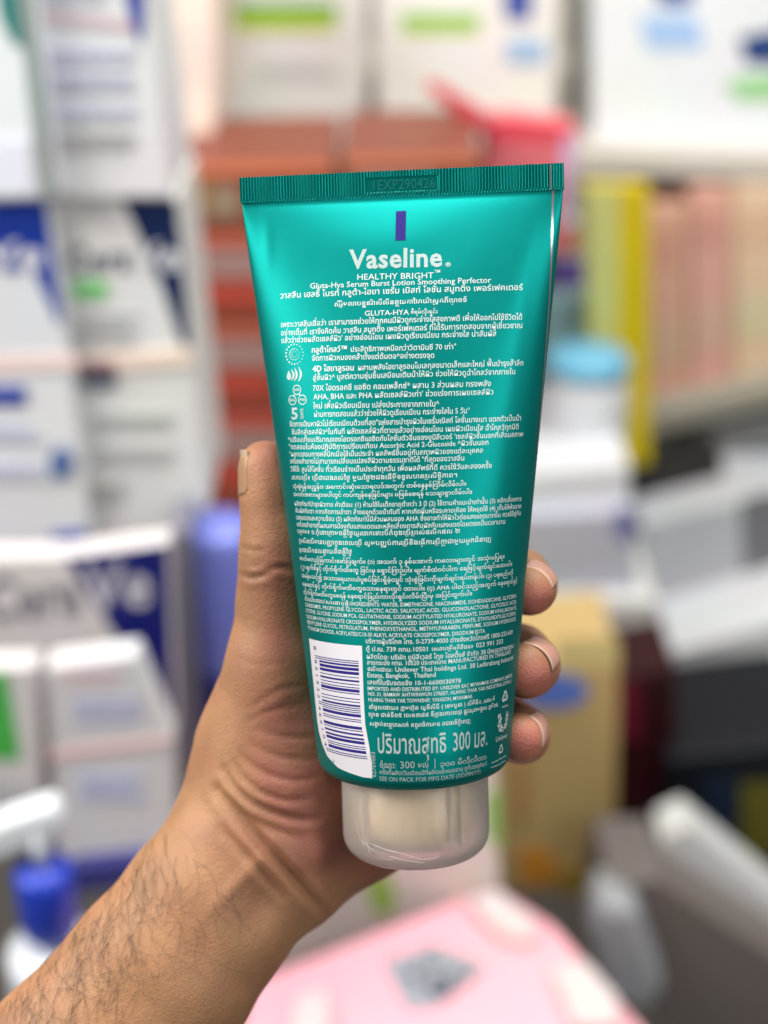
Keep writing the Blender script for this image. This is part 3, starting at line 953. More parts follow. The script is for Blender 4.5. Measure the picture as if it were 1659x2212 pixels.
# body text
k = Ink()
for t, s0, h0, s1, h1, z in (
    ('จัดการปัญหาผิวไม่เรียบเนียนด้วยที่สุด"แห่งสารบำรุงผิวในเซรั่มเบิสท์ โลชั่นบางเบา แตกตัวเป็นน้ำ', -28.5, 54.75, 29.9, 54.6, 2.0),
    ('ซึมลึกสู่เซลล์ผิว^ในทันที ผลัดเซลล์ผิวที่ตายแล้วอย่างอ่อนโยน เผยผิวเนียนใส ฉ่ำโกลว์ทุกมิติ', -27.9, 56.65, 29.3, 56.6, 2.0),
    ("*เปรียบเทียบปริมาณของไฮดรอกซีแอซิดกับโลชั่นตัวอื่นของยูนิลีเวอร์ 'เซลล์ผิวชั้นนอกที่เสื่อมสภาพ", -29.3, 58.45, 30.7, 58.4, 1.9),
    ('⁺ทดสอบในห้องปฏิบัติการเปรียบเทียบ Ascorbic Acid 2-Glucoside ^ผิวชั้นนอก', -29.3, 60.2, 21.4, 60.0, 1.9),
    ('°ผลทดสอบทางคลินิกเมื่อใช้เป็นประจำ ผลลัพธ์ขึ้นอยู่กับสภาพผิวของแต่ละบุคคล', -29.3, 61.95, 20.0, 61.8, 1.9),
    ('เครื่องสำอางไม่สามารถเปลี่ยนแปลงสีผิวตามธรรมชาติได้ "ที่สุดของวาสลีน', -29.2, 63.65, 15.5, 63.5, 1.9),
    ('วิธีใช้: ลูบไล้โลชั่น ทั่วเรือนร่างเป็นประจำทุกวัน เพื่อผลลัพธ์ที่ดี ควรใช้วันละสองครั้ง', -29.2, 65.55, 22.2, 65.45, 1.9),
    ('របៀបប្រើ៖ ប្រើជារៀងរាល់ថ្ងៃ មួយថ្ងៃ២ដងដើម្បីទទួលបានប្រសិទ្ធិភាព។', -29.1, 67.5, 13.8, 67.3, 1.7),
    ('သုံးစွဲရန်အညွှန်း။ အကောင်းဆုံးသောရလဒ်အတွက် တစ်နေ့နှစ်ကြိမ်လိမ်းပါ။', -28.9, 69.6, 15.9, 69.35, 1.5),
    ('အဝတ်အစားများပေါ်တွင် ကပ်ကျန်နေခြင်းများ မဖြစ်စေရန် သေချာစွာလိမ်းပါ။', -28.9, 71.5, 17.3, 71.3, 1.5),
    ('ผลิตภัณฑ์บำรุงผิวกาย คำเตือน: (1) ห้ามใช้ในเด็กอายุต่ำกว่า 3 ปี (2) ใช้ตามคำแนะนำเท่านั้น (3) หลีกเลี่ยงการ', -28.7, 73.8, 31.1, 73.75, 1.75),
    ('สัมผัสกับตา หากเกิดการเข้าตา ล้างออกด้วยน้ำทันที หากเกิดผื่นหรือระคายเคือง ให้หยุดใช้ (4) เก็บให้พ้นจาก', -28.6, 75.5, 31.2, 75.5, 1.75),
    ('แสงแดดและความร้อน (5) ผลิตภัณฑ์นี้มีส่วนผสมของ AHA ซึ่งอาจทำให้ผิวไวต่อแสงแดดมากขึ้น ควรใช้คู่กับ', -28.5, 77.15, 31.2, 77.15, 1.75),
    ('เครื่องสำอางที่ผสมสารป้องกันแสงแดดและหลีกเลี่ยงการสัมผัสกับแสงแดดโดยตรงเป็นเวลานาน', -28.5, 78.85, 26.1, 78.8, 1.75),
    ('បម្រាម៖ ១.កុំនៅក្រោមពន្លឺថ្ងៃយូរពេកទោះបីកំពុងប្រើប្រាស់ផលិតផល ២', -28.4, 80.5, 14.3, 80.3, 1.7),
    ('ប្រសិនបើមានបញ្ហាក្នុងពេលប្រើ សូមបញ្ឈប់ការប្រើនិងធ្វើការប្រឹក្សាជាមួយអ្នកជំនាញ', -28.0, 82.75, 22.2, 82.6, 1.7),
    ('ទុកផលិតផលឆ្ងាយពីពន្លឺថ្ងៃ', -28.3, 85.0, -11.5, 84.75, 1.7),
    ('ဓာတ်မတည့်ကြောင်းဖော်ပြချက်။ (၁) အသက် ၃ နှစ်အောက် ကလေးများတွင် အသုံးမပြုရ။', -28.4, 87.0, 26.2, 87.0, 1.5),
    ('(၂) မျက်စိနှင့် တိုက်ရိုက်ထိတွေ့ ခြင်းမှ ရှောင်ကြဉ်ပါ။ မျက်စိထဲဝင်ပါက ရေဖြင့်ချက်ချင်းဆေးပါ။', -28.2, 89.0, 28.9, 89.05, 1.5),
    ('အခန့်မသင့်၍ အသားရေယားယံပူစပ်ခြင်းရှိခဲ့လျှင် သုံးစွဲခြင်းကိုချက်ချင်းရပ်တန့်ပါ။ (၃) ပစ္စည်းကို', -28.2, 91.15, 29.4, 91.2, 1.5),
    ('နေရောင်နှင့် တိုက်ရိုက်မထိတွေ့သောနေရာတွင် ထားပါ။ (၄) AHA ပါဝင်သည့်အတွက် နေရောင်နှင့်', -28.2, 93.2, 31.5, 93.3, 1.5),
    ('တိုက်ရိုက်မထိတွေ့စေရန် နေရောင်ခြည်ကာလိုးရှင်းလိမ်းပြီးမှ အပြင်ထွက်ပါ။', -28.0, 95.2, 17.2, 95.0, 1.5)):
    k.line(t, s0, h0, s1, h1, z)
k.build('directions_text', silver2, tube)
k = Ink()
k.line('ส่วนประกอบ/', -27.6, 96.8, -19.6, 96.85, 1.7)
k.line('សារធាតុផ្សំ', -19.5, 96.85, -12.6, 96.9, 1.45)
for t, s0, h0, s1, h1 in (
    ('/INGREDIENTS: WATER, DIMETHICONE, NIACINAMIDE, ISOHEXADECANE, GLYCERIN,', -12.5, 96.9, 31.5, 97.0),
    ('CARBOMER, PROPYLENE GLYCOL, LACTIC ACID, SALICYLIC ACID, GLUCONOLACTONE, GLYCOLIC ACID,', -27.6, 98.25, 31.8, 98.45),
    ('CYSTINE, GLYCINE, SODIUM PCA, GLUTATHIONE, SODIUM ACETYLATED HYALURONATE, SODIUM HYALURONATE,', -27.7, 99.65, 32.0, 99.9),
    ('SODIUM HYALURONATE CROSSPOLYMER, HYDROLYZED SODIUM HYALURONATE, ETHYLHEXYLGLYCERIN,', -27.6, 101.1, 31.9, 101.25),
    ('PENTYLENE GLYCOL, PETROLATUM, PHENOXYETHANOL, METHYLPARABEN, PERFUME, SODIUM HYDROXIDE,', -27.4, 102.45, 32.2, 102.65),
    ('TITANIUM DIOXIDE, ACRYLATES/C10-30 ALKYL ACRYLATE CROSSPOLYMER, DISODIUM EDTA', -27.4, 103.85, 20.7, 104.1)):
    k.line(t, s0, h0, s1, h1, 1.32)
k.build('ingredients_text', silver2, tube)
k = Ink()
for t, s0, h0, s1, h1, z in (
    ('บริการผู้บริโภค โทร. 0-2739-4000 ต่างจังหวัดโทรฟรี 1800-232-600', -8.5, 105.5, 30.8, 105.7, 1.75),
    ('ตู้ ป.ณ. 739 กทม.10501', -8.4, 107.3, 6.6, 107.35, 1.75),
    ('សេវាបម្រើអតិថិជន៖', 7.2, 107.3, 17.5, 107.35, 1.45),
    ('023 991 333', 18.2, 107.35, 26.8, 107.4, 1.6),
    ('ผลิตโดย: บริษัท ยูนิลีเวอร์ ไทย โฮลดิ้งส์ จำกัด 38 นิคมอุตสาหกรรม', -8.3, 109.1, 31.9, 109.2, 1.75),
    ('ลาดกระบัง กทม. 10520 ประเทศไทย MANUFACTURED IN THAILAND', -8.2, 110.45, 30.5, 110.45, 1.65),
    ('ផលិតដោយ:', -8.1, 111.9, -1.9, 111.95, 1.5),
    ('Unilever Thai holdings Ltd. 38 Ladkrabang Industrial', -1.4, 111.95, 32.2, 112.1, 1.6),
    ('Estate, Bangkok,  Thailand', -8.2, 113.4, 8.2, 113.35, 1.6),
    ('เลขที่ใบรับจดแจ้ง 10-1-6600030978', -8.2, 115.0, 14.3, 115.15, 1.7),
    ('IMPORTED AND DISTRIBUTED BY: UNILEVER EAC MYANMAR COMPANY LIMITED,', -8.2, 116.4, 32.5, 116.4, 1.25),
    ('NO. 31, BAMAW AHTWINWUN STREET, HLAING THAR YAR INDUSTRIAL ZONE (1),', -8.1, 117.65, 32.3, 117.7, 1.25),
    ('HLAING THAR YAR TOWNSHIP, YANGON, MYANMAR.', -8.0, 119.0, 17.5, 119.1, 1.25),
    ('នាំចូលដោយ៖ ក្រុមហ៊ុន យូនីលីវើ ( ខេមបូឌា ) លីមីធីត. អគារ ម៉ំ', -7.9, 120.7, 24.6, 120.75, 1.5),
    ('ហ្គេន ជាន់ទី១៥ លេខ៣៨៨ ទីក្រុងកោះពេជ្រ ផ្លូវសុភមង្គល ភូមិ១៤', -8.0, 122.4, 26.0, 122.4, 1.5),
    ('សង្កាត់ទន្លេបាសាក់ ខណ្ឌចំការមន រាជធានីភ្នំពេញ', -7.8, 124.55, 16.9, 124.75, 1.5)):
    k.line(t, s0, h0, s1, h1, z)
k.build('address_text', silver2, tube)
k = Ink()
k.line('ปริมาณสุทธิ', -6.0, 130.75, 10.6, 130.85, 7.1, 1)
k.line('300 มล.', 12.0, 130.9, 22.4, 131.0, 7.0, 1)
k.build('net_content_lettering', silver, tube)
k = Ink()
k.line('ចំណុះ:', -5.4, 134.3, -1.4, 134.3, 2.2, 0)
k.line('300', -.6, 134.3, 3.0, 134.25, 2.4, 0)
k.line('មល់', 3.6, 134.25, 6.3, 134.2, 2.1, 0)
k.rect(7.6, 132.3, 7.78, 134.6)
k.line('၃၀၀ မီလီလီတာ', 8.9, 134.2, 22.3, 134.4, 1.8, 0)
k.line('ครั้งที่ผลิต/วันเดือนปีที่ผลิตและหมดอายุ ดูที่บรรจุภัณฑ์', -5.6, 135.8, 22.5, 136.0, 1.6)
k.line('SEE ON PACK FOR MFG DATE (DD/MM/YY)', -5.7, 137.4, 20.4, 137.55, 1.5, 0)
k.vline('62769883', -6.45, 136.7, 130.6, 1.5, 0)
k.build('net_content_text', silver, tube)

# recycling marks and maker's emblem near the right edge
k = Ink()
def recycle(s, h, r):
    for q in range(3):
        a = -math.pi / 2 + q * 2 * math.pi / 3
        b_ = a + 2 * math.pi / 3
        p0 = np.array([s + r * math.cos(a), h + r * math.sin(a)])
        p1 = np.array([s + r * math.cos(b_), h + r * math.sin(b_)])
        u = p0 + (p1 - p0) * .1
        w = p0 + (p1 - p0) * .72
        k.stroke([u, w], r * .26)
        d = (p1 - p0) / np.hypot(*(p1 - p0))
        nn = np.array([-d[1], d[0]])
        k.poly([w + nn * r * .26, w - nn * r * .26, w + d * r * .42])
recycle(29.0, 120.6, 1.7)
k.line('2', 28.5, 121.15, 29.5, 121.15, 1.3, 1)
k.line('HDPE', 27.8, 123.2, 31.0, 123.4, .8, 1)
recycle(28.6, 133.4, 1.4)
for h in (135.9, 137.1):        # two lines of print too small to read
    x = 24.3
    while x < 32.3:
        w = rng.uniform(.18, .42)
        k.stroke([(x, h + rng.uniform(-.2, .1)), (x + w, h - rng.uniform(.0, .35))], .2)
        x += w + .14
k.build('recycling_marks', silver2, tube)
k = Ink()
# the letter U filled with small motifs
for q in range(150):
    for _ in range(40):
        x, y = rng.uniform(-2.9, 2.9), rng.uniform(-2.3, 2.2)
        if y < .2:
            ok = 1.1 < abs(x) < 2.7
        else:
            ok = 1.0 < math.hypot(x, (y - .2) * 1.35) < 2.7
        if ok:
            break
    a = rng.uniform(0, 3.14)
    dx, dy = .3 * math.cos(a), .3 * math.sin(a)
    k.stroke([(28.9 + x - dx, 126.8 + y - dy), (28.9 + x, 126.8 + y + .1), (28.9 + x + dx, 126.8 + y + dy)], .15)
k.line('Unilever', 25.6, 131.0, 32.0, 131.1, 1.75, 0)
k.build('maker_emblem', silver2, tube)

# barcode label
lb_r = lambda h: np.interp(h, [106, 118, 124.5, 129.8, 133.5, 137.0], [-9.4, -9.2, -8.9, -7.9, -7.4, -7.5])
lb_l = lambda h: np.interp(h, [106, 126, 128.7, 131.5, 134, 136, 137], [-27.3, -27.3, -26.9, -25.2, -22.8, -18, -10])
k = Ink()
def lbl(a, b_):
    h = 106.1 + (137.0 - 106.1) * b_
    s0, s1 = float(lb_l(h)), float(lb_r(h))
    return (s0 + (s1 - s0) * a, h + .15 * (a - .5) * (1 - b_))
k.grid(lbl, 24, 200, .04)
label = k.build('barcode_label', white_ink, tube)
code = '8851932469104'
Lc = ['0001101', '0011001', '0010011', '0111101', '0100011', '0110001', '0101111', '0111011', '0110111', '0001011']
par = {'8': 'LGLGGL'}['8']
bits = '101'
for d, pch in zip(code[1:7], par):
    p_ = Lc[int(d)]
    bits += p_ if pch == 'L' else ''.join('1' if c == '0' else '0' for c in p_)[::-1]
bits += '01010'
for d in code[7:]:
    bits += ''.join('1' if c == '0' else '0' for c in Lc[int(d)])
bits += '101'
k = Ink()
h0, h1 = 109.75, 132.6
mod = (h1 - h0) / len(bits)
i = 0
while i < len(bits):
    if bits[i] == '1':
        j = i
        while j < len(bits) and bits[j] == '1':
            j += 1
        guard = i < 3 or i > 91 or 44 < i < 50
        ha, hb_ = h0 + i * mod, h0 + j * mod - .03
        sl = -24.9 if guard else -23.0
        sl = sl + max(0, (ha - 126)) * .33
        sr = float(lb_r(ha)) - 1.0
        k.rect(sl, ha, sr, hb_, .06)
        i = j
    else:
        i += 1
k.build('barcode_bars', violet, label)
k = Ink()
for q, c in enumerate(code):
    if q == 0:
        hm = 108.0
    else:
        u = (3 + 7 * (q - 1) + 3.5 + (5 if q > 6 else 0)) / len(bits)
        hm = h0 + u * (h1 - h0)
    s = -25.3 + max(0, hm - 126) * .33
    k.vline(c, s, hm - .55, hm + .55, 1.9, 0)
k.vline('>', -20.4, 134.2, 135.2, 1.6, 0)
k.build('barcode_digits', violet, label)

# cloudy cap: outer shell with a rounded foot, opaque inner sleeve and nozzle seen through it
def lathe_tube(prof, n=72):
    V, F = [], []
    for r, h in prof:
        t = np.linspace(0, 2 * math.pi, n, endpoint=False)
        V.append(tube_w(r * np.sin(t), np.full(n, h), r * np.cos(t)))
    V = np.vstack(V)
    for k_ in range(len(prof) - 1):
        for i_ in range(n):
            j_ = (i_ + 1) % n
            F.append([k_ * n + i_, (k_ + 1) * n + i_, (k_ + 1) * n + j_, k_ * n + j_])
    return V, F
RC = 18.3
CE = 162.6
def rnd(r, h, rad, n=6):
    return [(r - rad + rad * math.cos(a), h - rad + rad * math.sin(a)) for a in np.linspace(0, math.pi / 2, n)]
capm = mat('cloudy_plastic', (1, .955, .91, 1), .34, 0, .4)
bs = capm.node_tree.nodes['Principled BSDF']
bs.inputs['Transmission Weight'].default_value = .88
bs.inputs['IOR'].default_value = 1.36
noise_bump(capm, 60, .12, .0006, 3)
outer = [(RC - .5, TL + .2), (RC, TL + .7)] + rnd(RC, CE, 6.0) + [(8, CE - .1), (.4, CE - .25)]
inner = [(.4, CE - 1.7), (8, CE - 1.6)] + rnd(RC - 1.3, CE - 1.5, 4.8)[::-1] + [(RC - 1.3, TL + .7), (RC - 1.0, TL + .2)]
V, F = lathe_tube(outer + inner + [outer[0]])
mesh_obj('cap_shell', V, F, capm, tube, True)
slm = mat('cream_sleeve', (.92, .72, .46, 1), .5, 0, .4)
noise_bump(slm, 40, .2, .001)
V, F = lathe_tube([(.3, TL + .3), (15.4, TL + .3), (15.6, CE - 11), (14.6, CE - 7.5), (12, CE - 5.2), (.3, CE - 4.8)])
mesh_obj('inner_sleeve', V, F, slm, tube, True)
V, F = [], []
c = 0
fins = []
for a in (-.75, .62, .8):
    v = tube_w(np.array([15.5, 16.8, 16.8, 15.5, 15.5, 16.8, 16.8, 15.5]) * np.sin(a + np.array([0, 0, .03, .03, 0, 0, .03, .03])),
               np.array([TL + .5] * 4 + [CE - 6] * 4), np.array([15.5, 16.8, 16.8, 15.5, 15.5, 16.8, 16.8, 15.5]) * np.cos(a + np.array([0, 0, .03, .03, 0, 0, .03, .03])))
    V.append(v)
    F += [[c, c + 1, c + 5, c + 4], [c + 1, c + 2, c + 6, c + 5], [c + 2, c + 3, c + 7, c + 6], [c + 3, c, c + 4, c + 7], [c, c + 3, c + 2, c + 1], [c + 4, c + 5, c + 6, c + 7]]
    c += 8
mesh_obj('inner_ribs', np.vstack(V), F, mat('cloudy_rib', (.72, .64, .56, 1), .4), tube)

# pale creases of the clear shrink film, plus a painted upright highlight on the cap
V, F, c = [], [], 0
for pl in ([(815, 1798), (816, 1812), (820, 1828)], [(822, 1806), (853, 1818), (894, 1827), (930, 1840), (944, 1838)], [(944, 1838), (956, 1836), (968, 1828)],
           [(1007, 1716), (1009, 1750), (1012, 1786)], [(860, 1832), (900, 1842), (934, 1848)], [(790, 1776), (800, 1800), (830, 1822)]):
    for (ax0, ay0), (ax1, ay1) in zip(pl[:-1], pl[1:]):
        for q in range(6):
            row = []
            for u in (q / 6, (q + 1) / 6):
                px_, py_ = ax0 + (ax1 - ax0) * u, ay0 + (ay1 - ay0) * u
                x = np.clip((px_ - 902) / 8.6, -17.6, 17.6)
                th = math.asin(x / RC)
                h = (py_ - 48 * math.cos(th) - 425) / 8.63
                e = max(0, h - (CE - 6))
                r = RC - 6 + math.sqrt(max(0, 36 - e * e)) + .06
                row.append((r, th, h))
            (ra, ta, ha), (rb, tb, hb2) = row
            d = np.array([RC * (tb - ta), hb2 - ha]); d /= np.hypot(*d) + 1e-9
            nn = np.array([-d[1] / RC, d[0]]) * .07
            for r, t2, h2 in ((ra, ta - nn[0], ha - nn[1]), (ra, ta + nn[0], ha + nn[1]), (rb, tb + nn[0], hb2 + nn[1]), (rb, tb - nn[0], hb2 - nn[1])):
                V.append(tube_w(r * math.sin(t2), h2, r * math.cos(t2)))
            F.append([c, c + 1, c + 2, c + 3]); c += 4
mesh_obj('film_creases_and_glint', np.array(V), F, mat('film_and_glint', (.66, .60, .56, 1), .4, 0, .3), tube)

# ------------------------------------------------------------------ the hand: one continuous skin from a distance field
GR = .85
lo = np.array([-128., -172., -446.])
hi = np.array([56., 26., -336.])
dim = np.ceil((hi - lo) / GR).astype(int)
axs = [lo[i] + GR * np.arange(dim[i]) for i in range(3)]
BIG = 40.
def new_field():
    return np.full(dim, BIG, np.float32)
def smin(a, b_, k_):
    hgt = np.clip(k_ - np.abs(a - b_), 0, None) / k_
    return np.minimum(a, b_) - hgt * hgt * k_ * .25
def cone(fld, p0, p1, r0, r1, k_, sz=1.):
    """rounded cone, depth squashed by sz about its own axis"""
    p0, p1 = np.asarray(p0, float), np.asarray(p1, float)
    rm = max(r0, r1) + k_ + 3
    a = np.minimum(p0, p1) - rm
    b_ = np.maximum(p0, p1) + rm
    i0 = np.clip(((a - lo) / GR).astype(int), 0, dim)
    i1 = np.clip(((b_ - lo) / GR).astype(int) + 1, 0, dim)
    if (i1 <= i0).any():
        return
    X, Y, Z = np.meshgrid(*[axs[i][i0[i]:i1[i]] for i in range(3)], indexing='ij')
    sc_ = np.array([1, 1, 1 / sz])
    q0, q1 = p0 * sc_, p1 * sc_
    Z = Z / sz
    d = q1 - q0
    L2 = (d * d).sum() + 1e-9
    t = np.clip(((X - q0[0]) * d[0] + (Y - q0[1]) * d[1] + (Z - q0[2]) * d[2]) / L2, 0, 1)
    dist = np.sqrt((X - q0[0] - t * d[0]) ** 2 + (Y - q0[1] - t * d[1]) ** 2 + (Z - q0[2] - t * d[2]) ** 2) - (r0 + (r1 - r0) * t)
    s_ = tuple(slice(i0[i], i1[i]) for i in range(3))
    fld[s_] = smin(fld[s_], dist.astype(np.float32), k_)
def chain(fld, pts, k_, sz=1.):
    """pts: (px, py, depth mm, radius px)"""
    P3 = [(pxc(x, y, d), r * d / FPX) for x, y, d, r in pts]
    for (a, ra), (b_, rb) in zip(P3[:-1], P3[1:]):
        cone(fld, a, b_, ra, rb, k_, sz)

arm = new_field()
chain(arm, [(575, 1812, 391, 168), (528, 1866, 390, 181), (444, 1975, 386, 189), (345, 2103, 383, 203), (180, 2314, 379, 226), (40, 2490, 376, 240)], 3, .8)
# thenar, heel and palm
chain(arm, [(590, 1470, 383, 104), (592, 1590, 390, 148), (606, 1700, 394, 186), (590, 1790, 394, 184)], 8, .85)
chain(arm, [(668, 1560, 396, 118), (690, 1680, 400, 140)], 10)
chain(arm, [(650, 1856, 396, 118), (790, 1766, 402, 108), (930, 1640, 408, 112)], 10)
chain(arm, [(720, 1700, 408, 150), (860, 1560, 414, 130), (960, 1400, 418, 110), (980, 1260, 420, 90)], 10)
chain(arm, [(700, 1640, 404, 120), (800, 1420, 412, 100), (880, 1240, 414, 90)], 10)
thumb = new_field()
chain(thumb, [(572, 1009, 377.0, 56), (583, 1050, 377.5, 60), (588, 1095, 378.0, 63), (599, 1150, 379.0, 74), (601, 1192, 380.0, 79), (600, 1240, 381.0, 80), (598, 1300, 383.0, 84), (592, 1400, 384.0, 92), (590, 1480, 388.0, 106)], 3)
fs = []
for pts in (
    [(980, 1230, 420, 78), (1070, 1236, 408, 68), (1124, 1252, 392, 62), (1142, 1268, 378, 58), (1144, 1274, 371, 54)],
    [(960, 1400, 420, 84), (1060, 1400, 412, 78), (1120, 1420, 396, 72), (1138, 1438, 380, 69), (1136, 1444, 371, 64)],
    [(930, 1560, 416, 78), (1040, 1560, 410, 70), (1100, 1572, 396, 64), (1126, 1586, 380, 62), (1124, 1590, 371, 56)],
    [(990, 1130, 424, 76), (1040, 1110, 416, 68), (1060, 1110, 404, 62)]):
    f = new_field()
    chain(f, pts, 2.5)
    fs.append(f)
S = smin(arm, thumb, 5.)
fing = fs[0]
for f in fs[1:]:
    fing = smin(fing, f, .8)
S = smin(S, fing, 4.)
del arm, thumb, fing, fs

def surface_nets(S, lo, h):
    ins = S < 0
    nx_, ny_, nz_ = S.shape
    cnt = np.zeros((nx_ - 1, ny_ - 1, nz_ - 1), np.uint8)
    corner = [(i, j, k_) for i in (0, 1) for j in (0, 1) for k_ in (0, 1)]
    for i, j, k_ in corner:
        cnt += ins[i:nx_ - 1 + i, j:ny_ - 1 + j, k_:nz_ - 1 + k_]
    act = np.argwhere((cnt > 0) & (cnt < 8))
    idx = np.full(cnt.shape, -1, np.int32)
    idx[tuple(act.T)] = np.arange(len(act))
    vals = {c: S[act[:, 0] + c[0], act[:, 1] + c[1], act[:, 2] + c[2]] for c in corner}
    acc = np.zeros((len(act), 3))
    num = np.zeros(len(act))
    for a in corner:
        for ax_ in range(3):
            if a[ax_]:
                continue
            b_ = list(a); b_[ax_] = 1; b_ = tuple(b_)
            va, vb = vals[a], vals[b_]
            m_ = (va < 0) != (vb < 0)
            t = np.where(m_, va / np.where(m_, va - vb, 1), 0)
            p = np.zeros((len(act), 3)) + np.array(a)
            p[:, ax_] = t
            acc += p * m_[:, None]
            num += m_
    V = lo + h * (act + acc / num[:, None])
    F = []
    for ax_ in range(3):
        sl0 = [slice(None)] * 3; sl1 = [slice(None)] * 3
        sl0[ax_] = slice(0, -1); sl1[ax_] = slice(1, None)
        e = np.argwhere(ins[tuple(sl0)] != ins[tuple(sl1)])
        o1, o2 = [(1, 2), (2, 0), (0, 1)][ax_]
        ok = (e[:, o1] > 0) & (e[:, o2] > 0) & (e[:, o1] < S.shape[o1] - 1) & (e[:, o2] < S.shape[o2] - 1)
        e = e[ok]
        up = ins[tuple(e.T)]
        q = []
        for d1, d2 in ((0, 0), (-1, 0), (-1, -1), (0, -1)):
            c_ = e.copy()
            c_[:, o1] += d1
            c_[:, o2] += d2
            q.append(idx[tuple(c_.T)])
        q = np.stack(q, 1)
        q[~up] = q[~up][:, ::-1]
        F.append(q)
    F = np.vstack(F)
    return V, F[(F >= 0).all(1)]
HV, HF = surface_nets(S, lo, GR)
# relax once, then press creases into it
def relax(V, F, n=2, lam=.5):
    for _ in range(n):
        acc = np.zeros_like(V); num = np.zeros(len(V))
        for a, b_ in ((0, 1), (1, 2), (2, 3), (3, 0)):
            np.add.at(acc, F[:, a], V[F[:, b_]]); np.add.at(num, F[:, a], 1)
            np.add.at(acc, F[:, b_], V[F[:, a]]); np.add.at(num, F[:, b_], 1)
        V = V + lam * (acc / np.maximum(num, 1)[:, None] - V)
    return V
def normals(V, F):
    d = np.cross(V[F[:, 2]] - V[F[:, 0]], V[F[:, 3]] - V[F[:, 1]])
    N = np.zeros_like(V)
    for a in range(4):
        np.add.at(N, F[:, a], d)
    return N / (np.linalg.norm(N, axis=1)[:, None] + 1e-12)
HV = relax(HV, HF, 3)
HN = normals(HV, HF)
def topx(V):
    return np.stack([829.5 + V[:, 0] / -V[:, 2] * FPX, 1106 - V[:, 1] / -V[:, 2] * FPX], 1)
HP = topx(HV)
def seg_dist(P, pl):
    pl = np.array(pl, float)
    best = np.full(len(P), 1e9)
    tt = np.zeros(len(P))
    L = np.r_[0, np.cumsum(np.hypot(*np.diff(pl, axis=0).T))]
    for i_, (a, b_) in enumerate(zip(pl[:-1], pl[1:])):
        d = b_ - a
        t = np.clip(((P - a) @ d) / (d @ d), 0, 1)
        ds = np.hypot(*(P - a - t[:, None] * d).T)
        m_ = ds < best
        best[m_] = ds[m_]
        tt[m_] = (L[i_] + t[m_] * (L[i_ + 1] - L[i_])) / L[-1]
    return best, tt
def smooth_pl(pl, n=6):
    pl = np.array(pl, float)
    t = np.arange(len(pl)); u = np.linspace(0, len(pl) - 1, (len(pl) - 1) * n + 1)
    out = np.stack([np.interp(u, t, pl[:, 0]), np.interp(u, t, pl[:, 1])], 1)
    for _ in range(4):
        out[1:-1] = (out[:-2] + 2 * out[1:-1] + out[2:]) / 4
    return out
facing = np.clip(HN[:, 2] * 3, 0, 1)
disp = np.zeros(len(HV))
dark = np.zeros(len(HV))
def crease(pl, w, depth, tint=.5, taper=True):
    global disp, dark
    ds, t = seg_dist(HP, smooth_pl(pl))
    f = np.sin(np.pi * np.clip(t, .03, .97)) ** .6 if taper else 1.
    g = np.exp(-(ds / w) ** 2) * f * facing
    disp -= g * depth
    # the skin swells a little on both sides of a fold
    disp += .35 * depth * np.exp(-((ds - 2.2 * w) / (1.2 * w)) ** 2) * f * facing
    dark = np.maximum(dark, g * tint)  # shade of the fold, painted into the skin colour
def bulge(x, y, rx, ry, amt, rot=0.):
    global disp
    c_, s_ = math.cos(rot), math.sin(rot)
    dx, dy = HP[:, 0] - x, HP[:, 1] - y
    u, v = dx * c_ + dy * s_, -dx * s_ + dy * c_
    disp += amt * np.exp(-(u / rx) ** 2 - (v / ry) ** 2) * facing
crease([(470, 1705), (500, 1745), (541, 1790), (614, 1873), (660, 1930), (700, 1972)], 10, 2.3, 1.)
crease([(478, 1790), (520, 1835), (565, 1885), (612, 1940)], 8, 1.1, .6)
crease([(484, 1660), (505, 1700), (545, 1735), (599, 1760), (650, 1772), (690, 1768)], 7, 1.0, .6)
crease([(505, 1645), (525, 1682), (565, 1712), (620, 1730), (672, 1724)], 6, .8, .5)
crease([(520, 1628), (545, 1655), (590, 1678), (645, 1688), (690, 1676)], 6, .7, .45)
crease([(540, 1602), (570, 1624), (620, 1640), (680, 1640)], 6, .5, .35)
crease([(560, 1575), (600, 1590), (650, 1596), (690, 1590)], 6, .4, .3)
crease([(498, 1720), (530, 1760), (590, 1795), (650, 1812)], 8, .7, .4)
crease([(520, 1182), (545, 1190), (575, 1188)], 4, .5, .5)
crease([(516, 1240), (545, 1250), (585, 1238)], 6, .7, .6)
crease([(516, 1222), (540, 1226), (570, 1220)], 4, .35, .4)
crease([(575, 1230), (610, 1225), (640, 1235)], 6, .6, .5)
crease([(505, 1420), (560, 1440), (620, 1430)], 5, .2, .2)
crease([(540, 1530), (600, 1490), (660, 1480)], 6, .3, .25)
crease([(530, 1560), (600, 1530), (660, 1524)], 5, .25, .2)
bulge(566, 1960, 46, 66, -1.6, .7)
bulge(520, 1900, 16, 90, .8, .75)
bulge(640, 1850, 60, 40, .9)
bulge(600, 1700, 90, 60, .8)
bulge(720, 1830, 60, 40, .7, -.5)
# slow irregularity so that no limb is a perfect cone
ph = nrs.uniform(0, 6.28, 12)
for i_ in range(6):
    k3 = nrs.normal(0, .09, 3)
    disp += .13 * np.sin(HV @ k3 + ph[i_])
HV = HV + HN * disp[:, None]
HV = relax(HV, HF, 1, .3)
HN = normals(HV, HF)

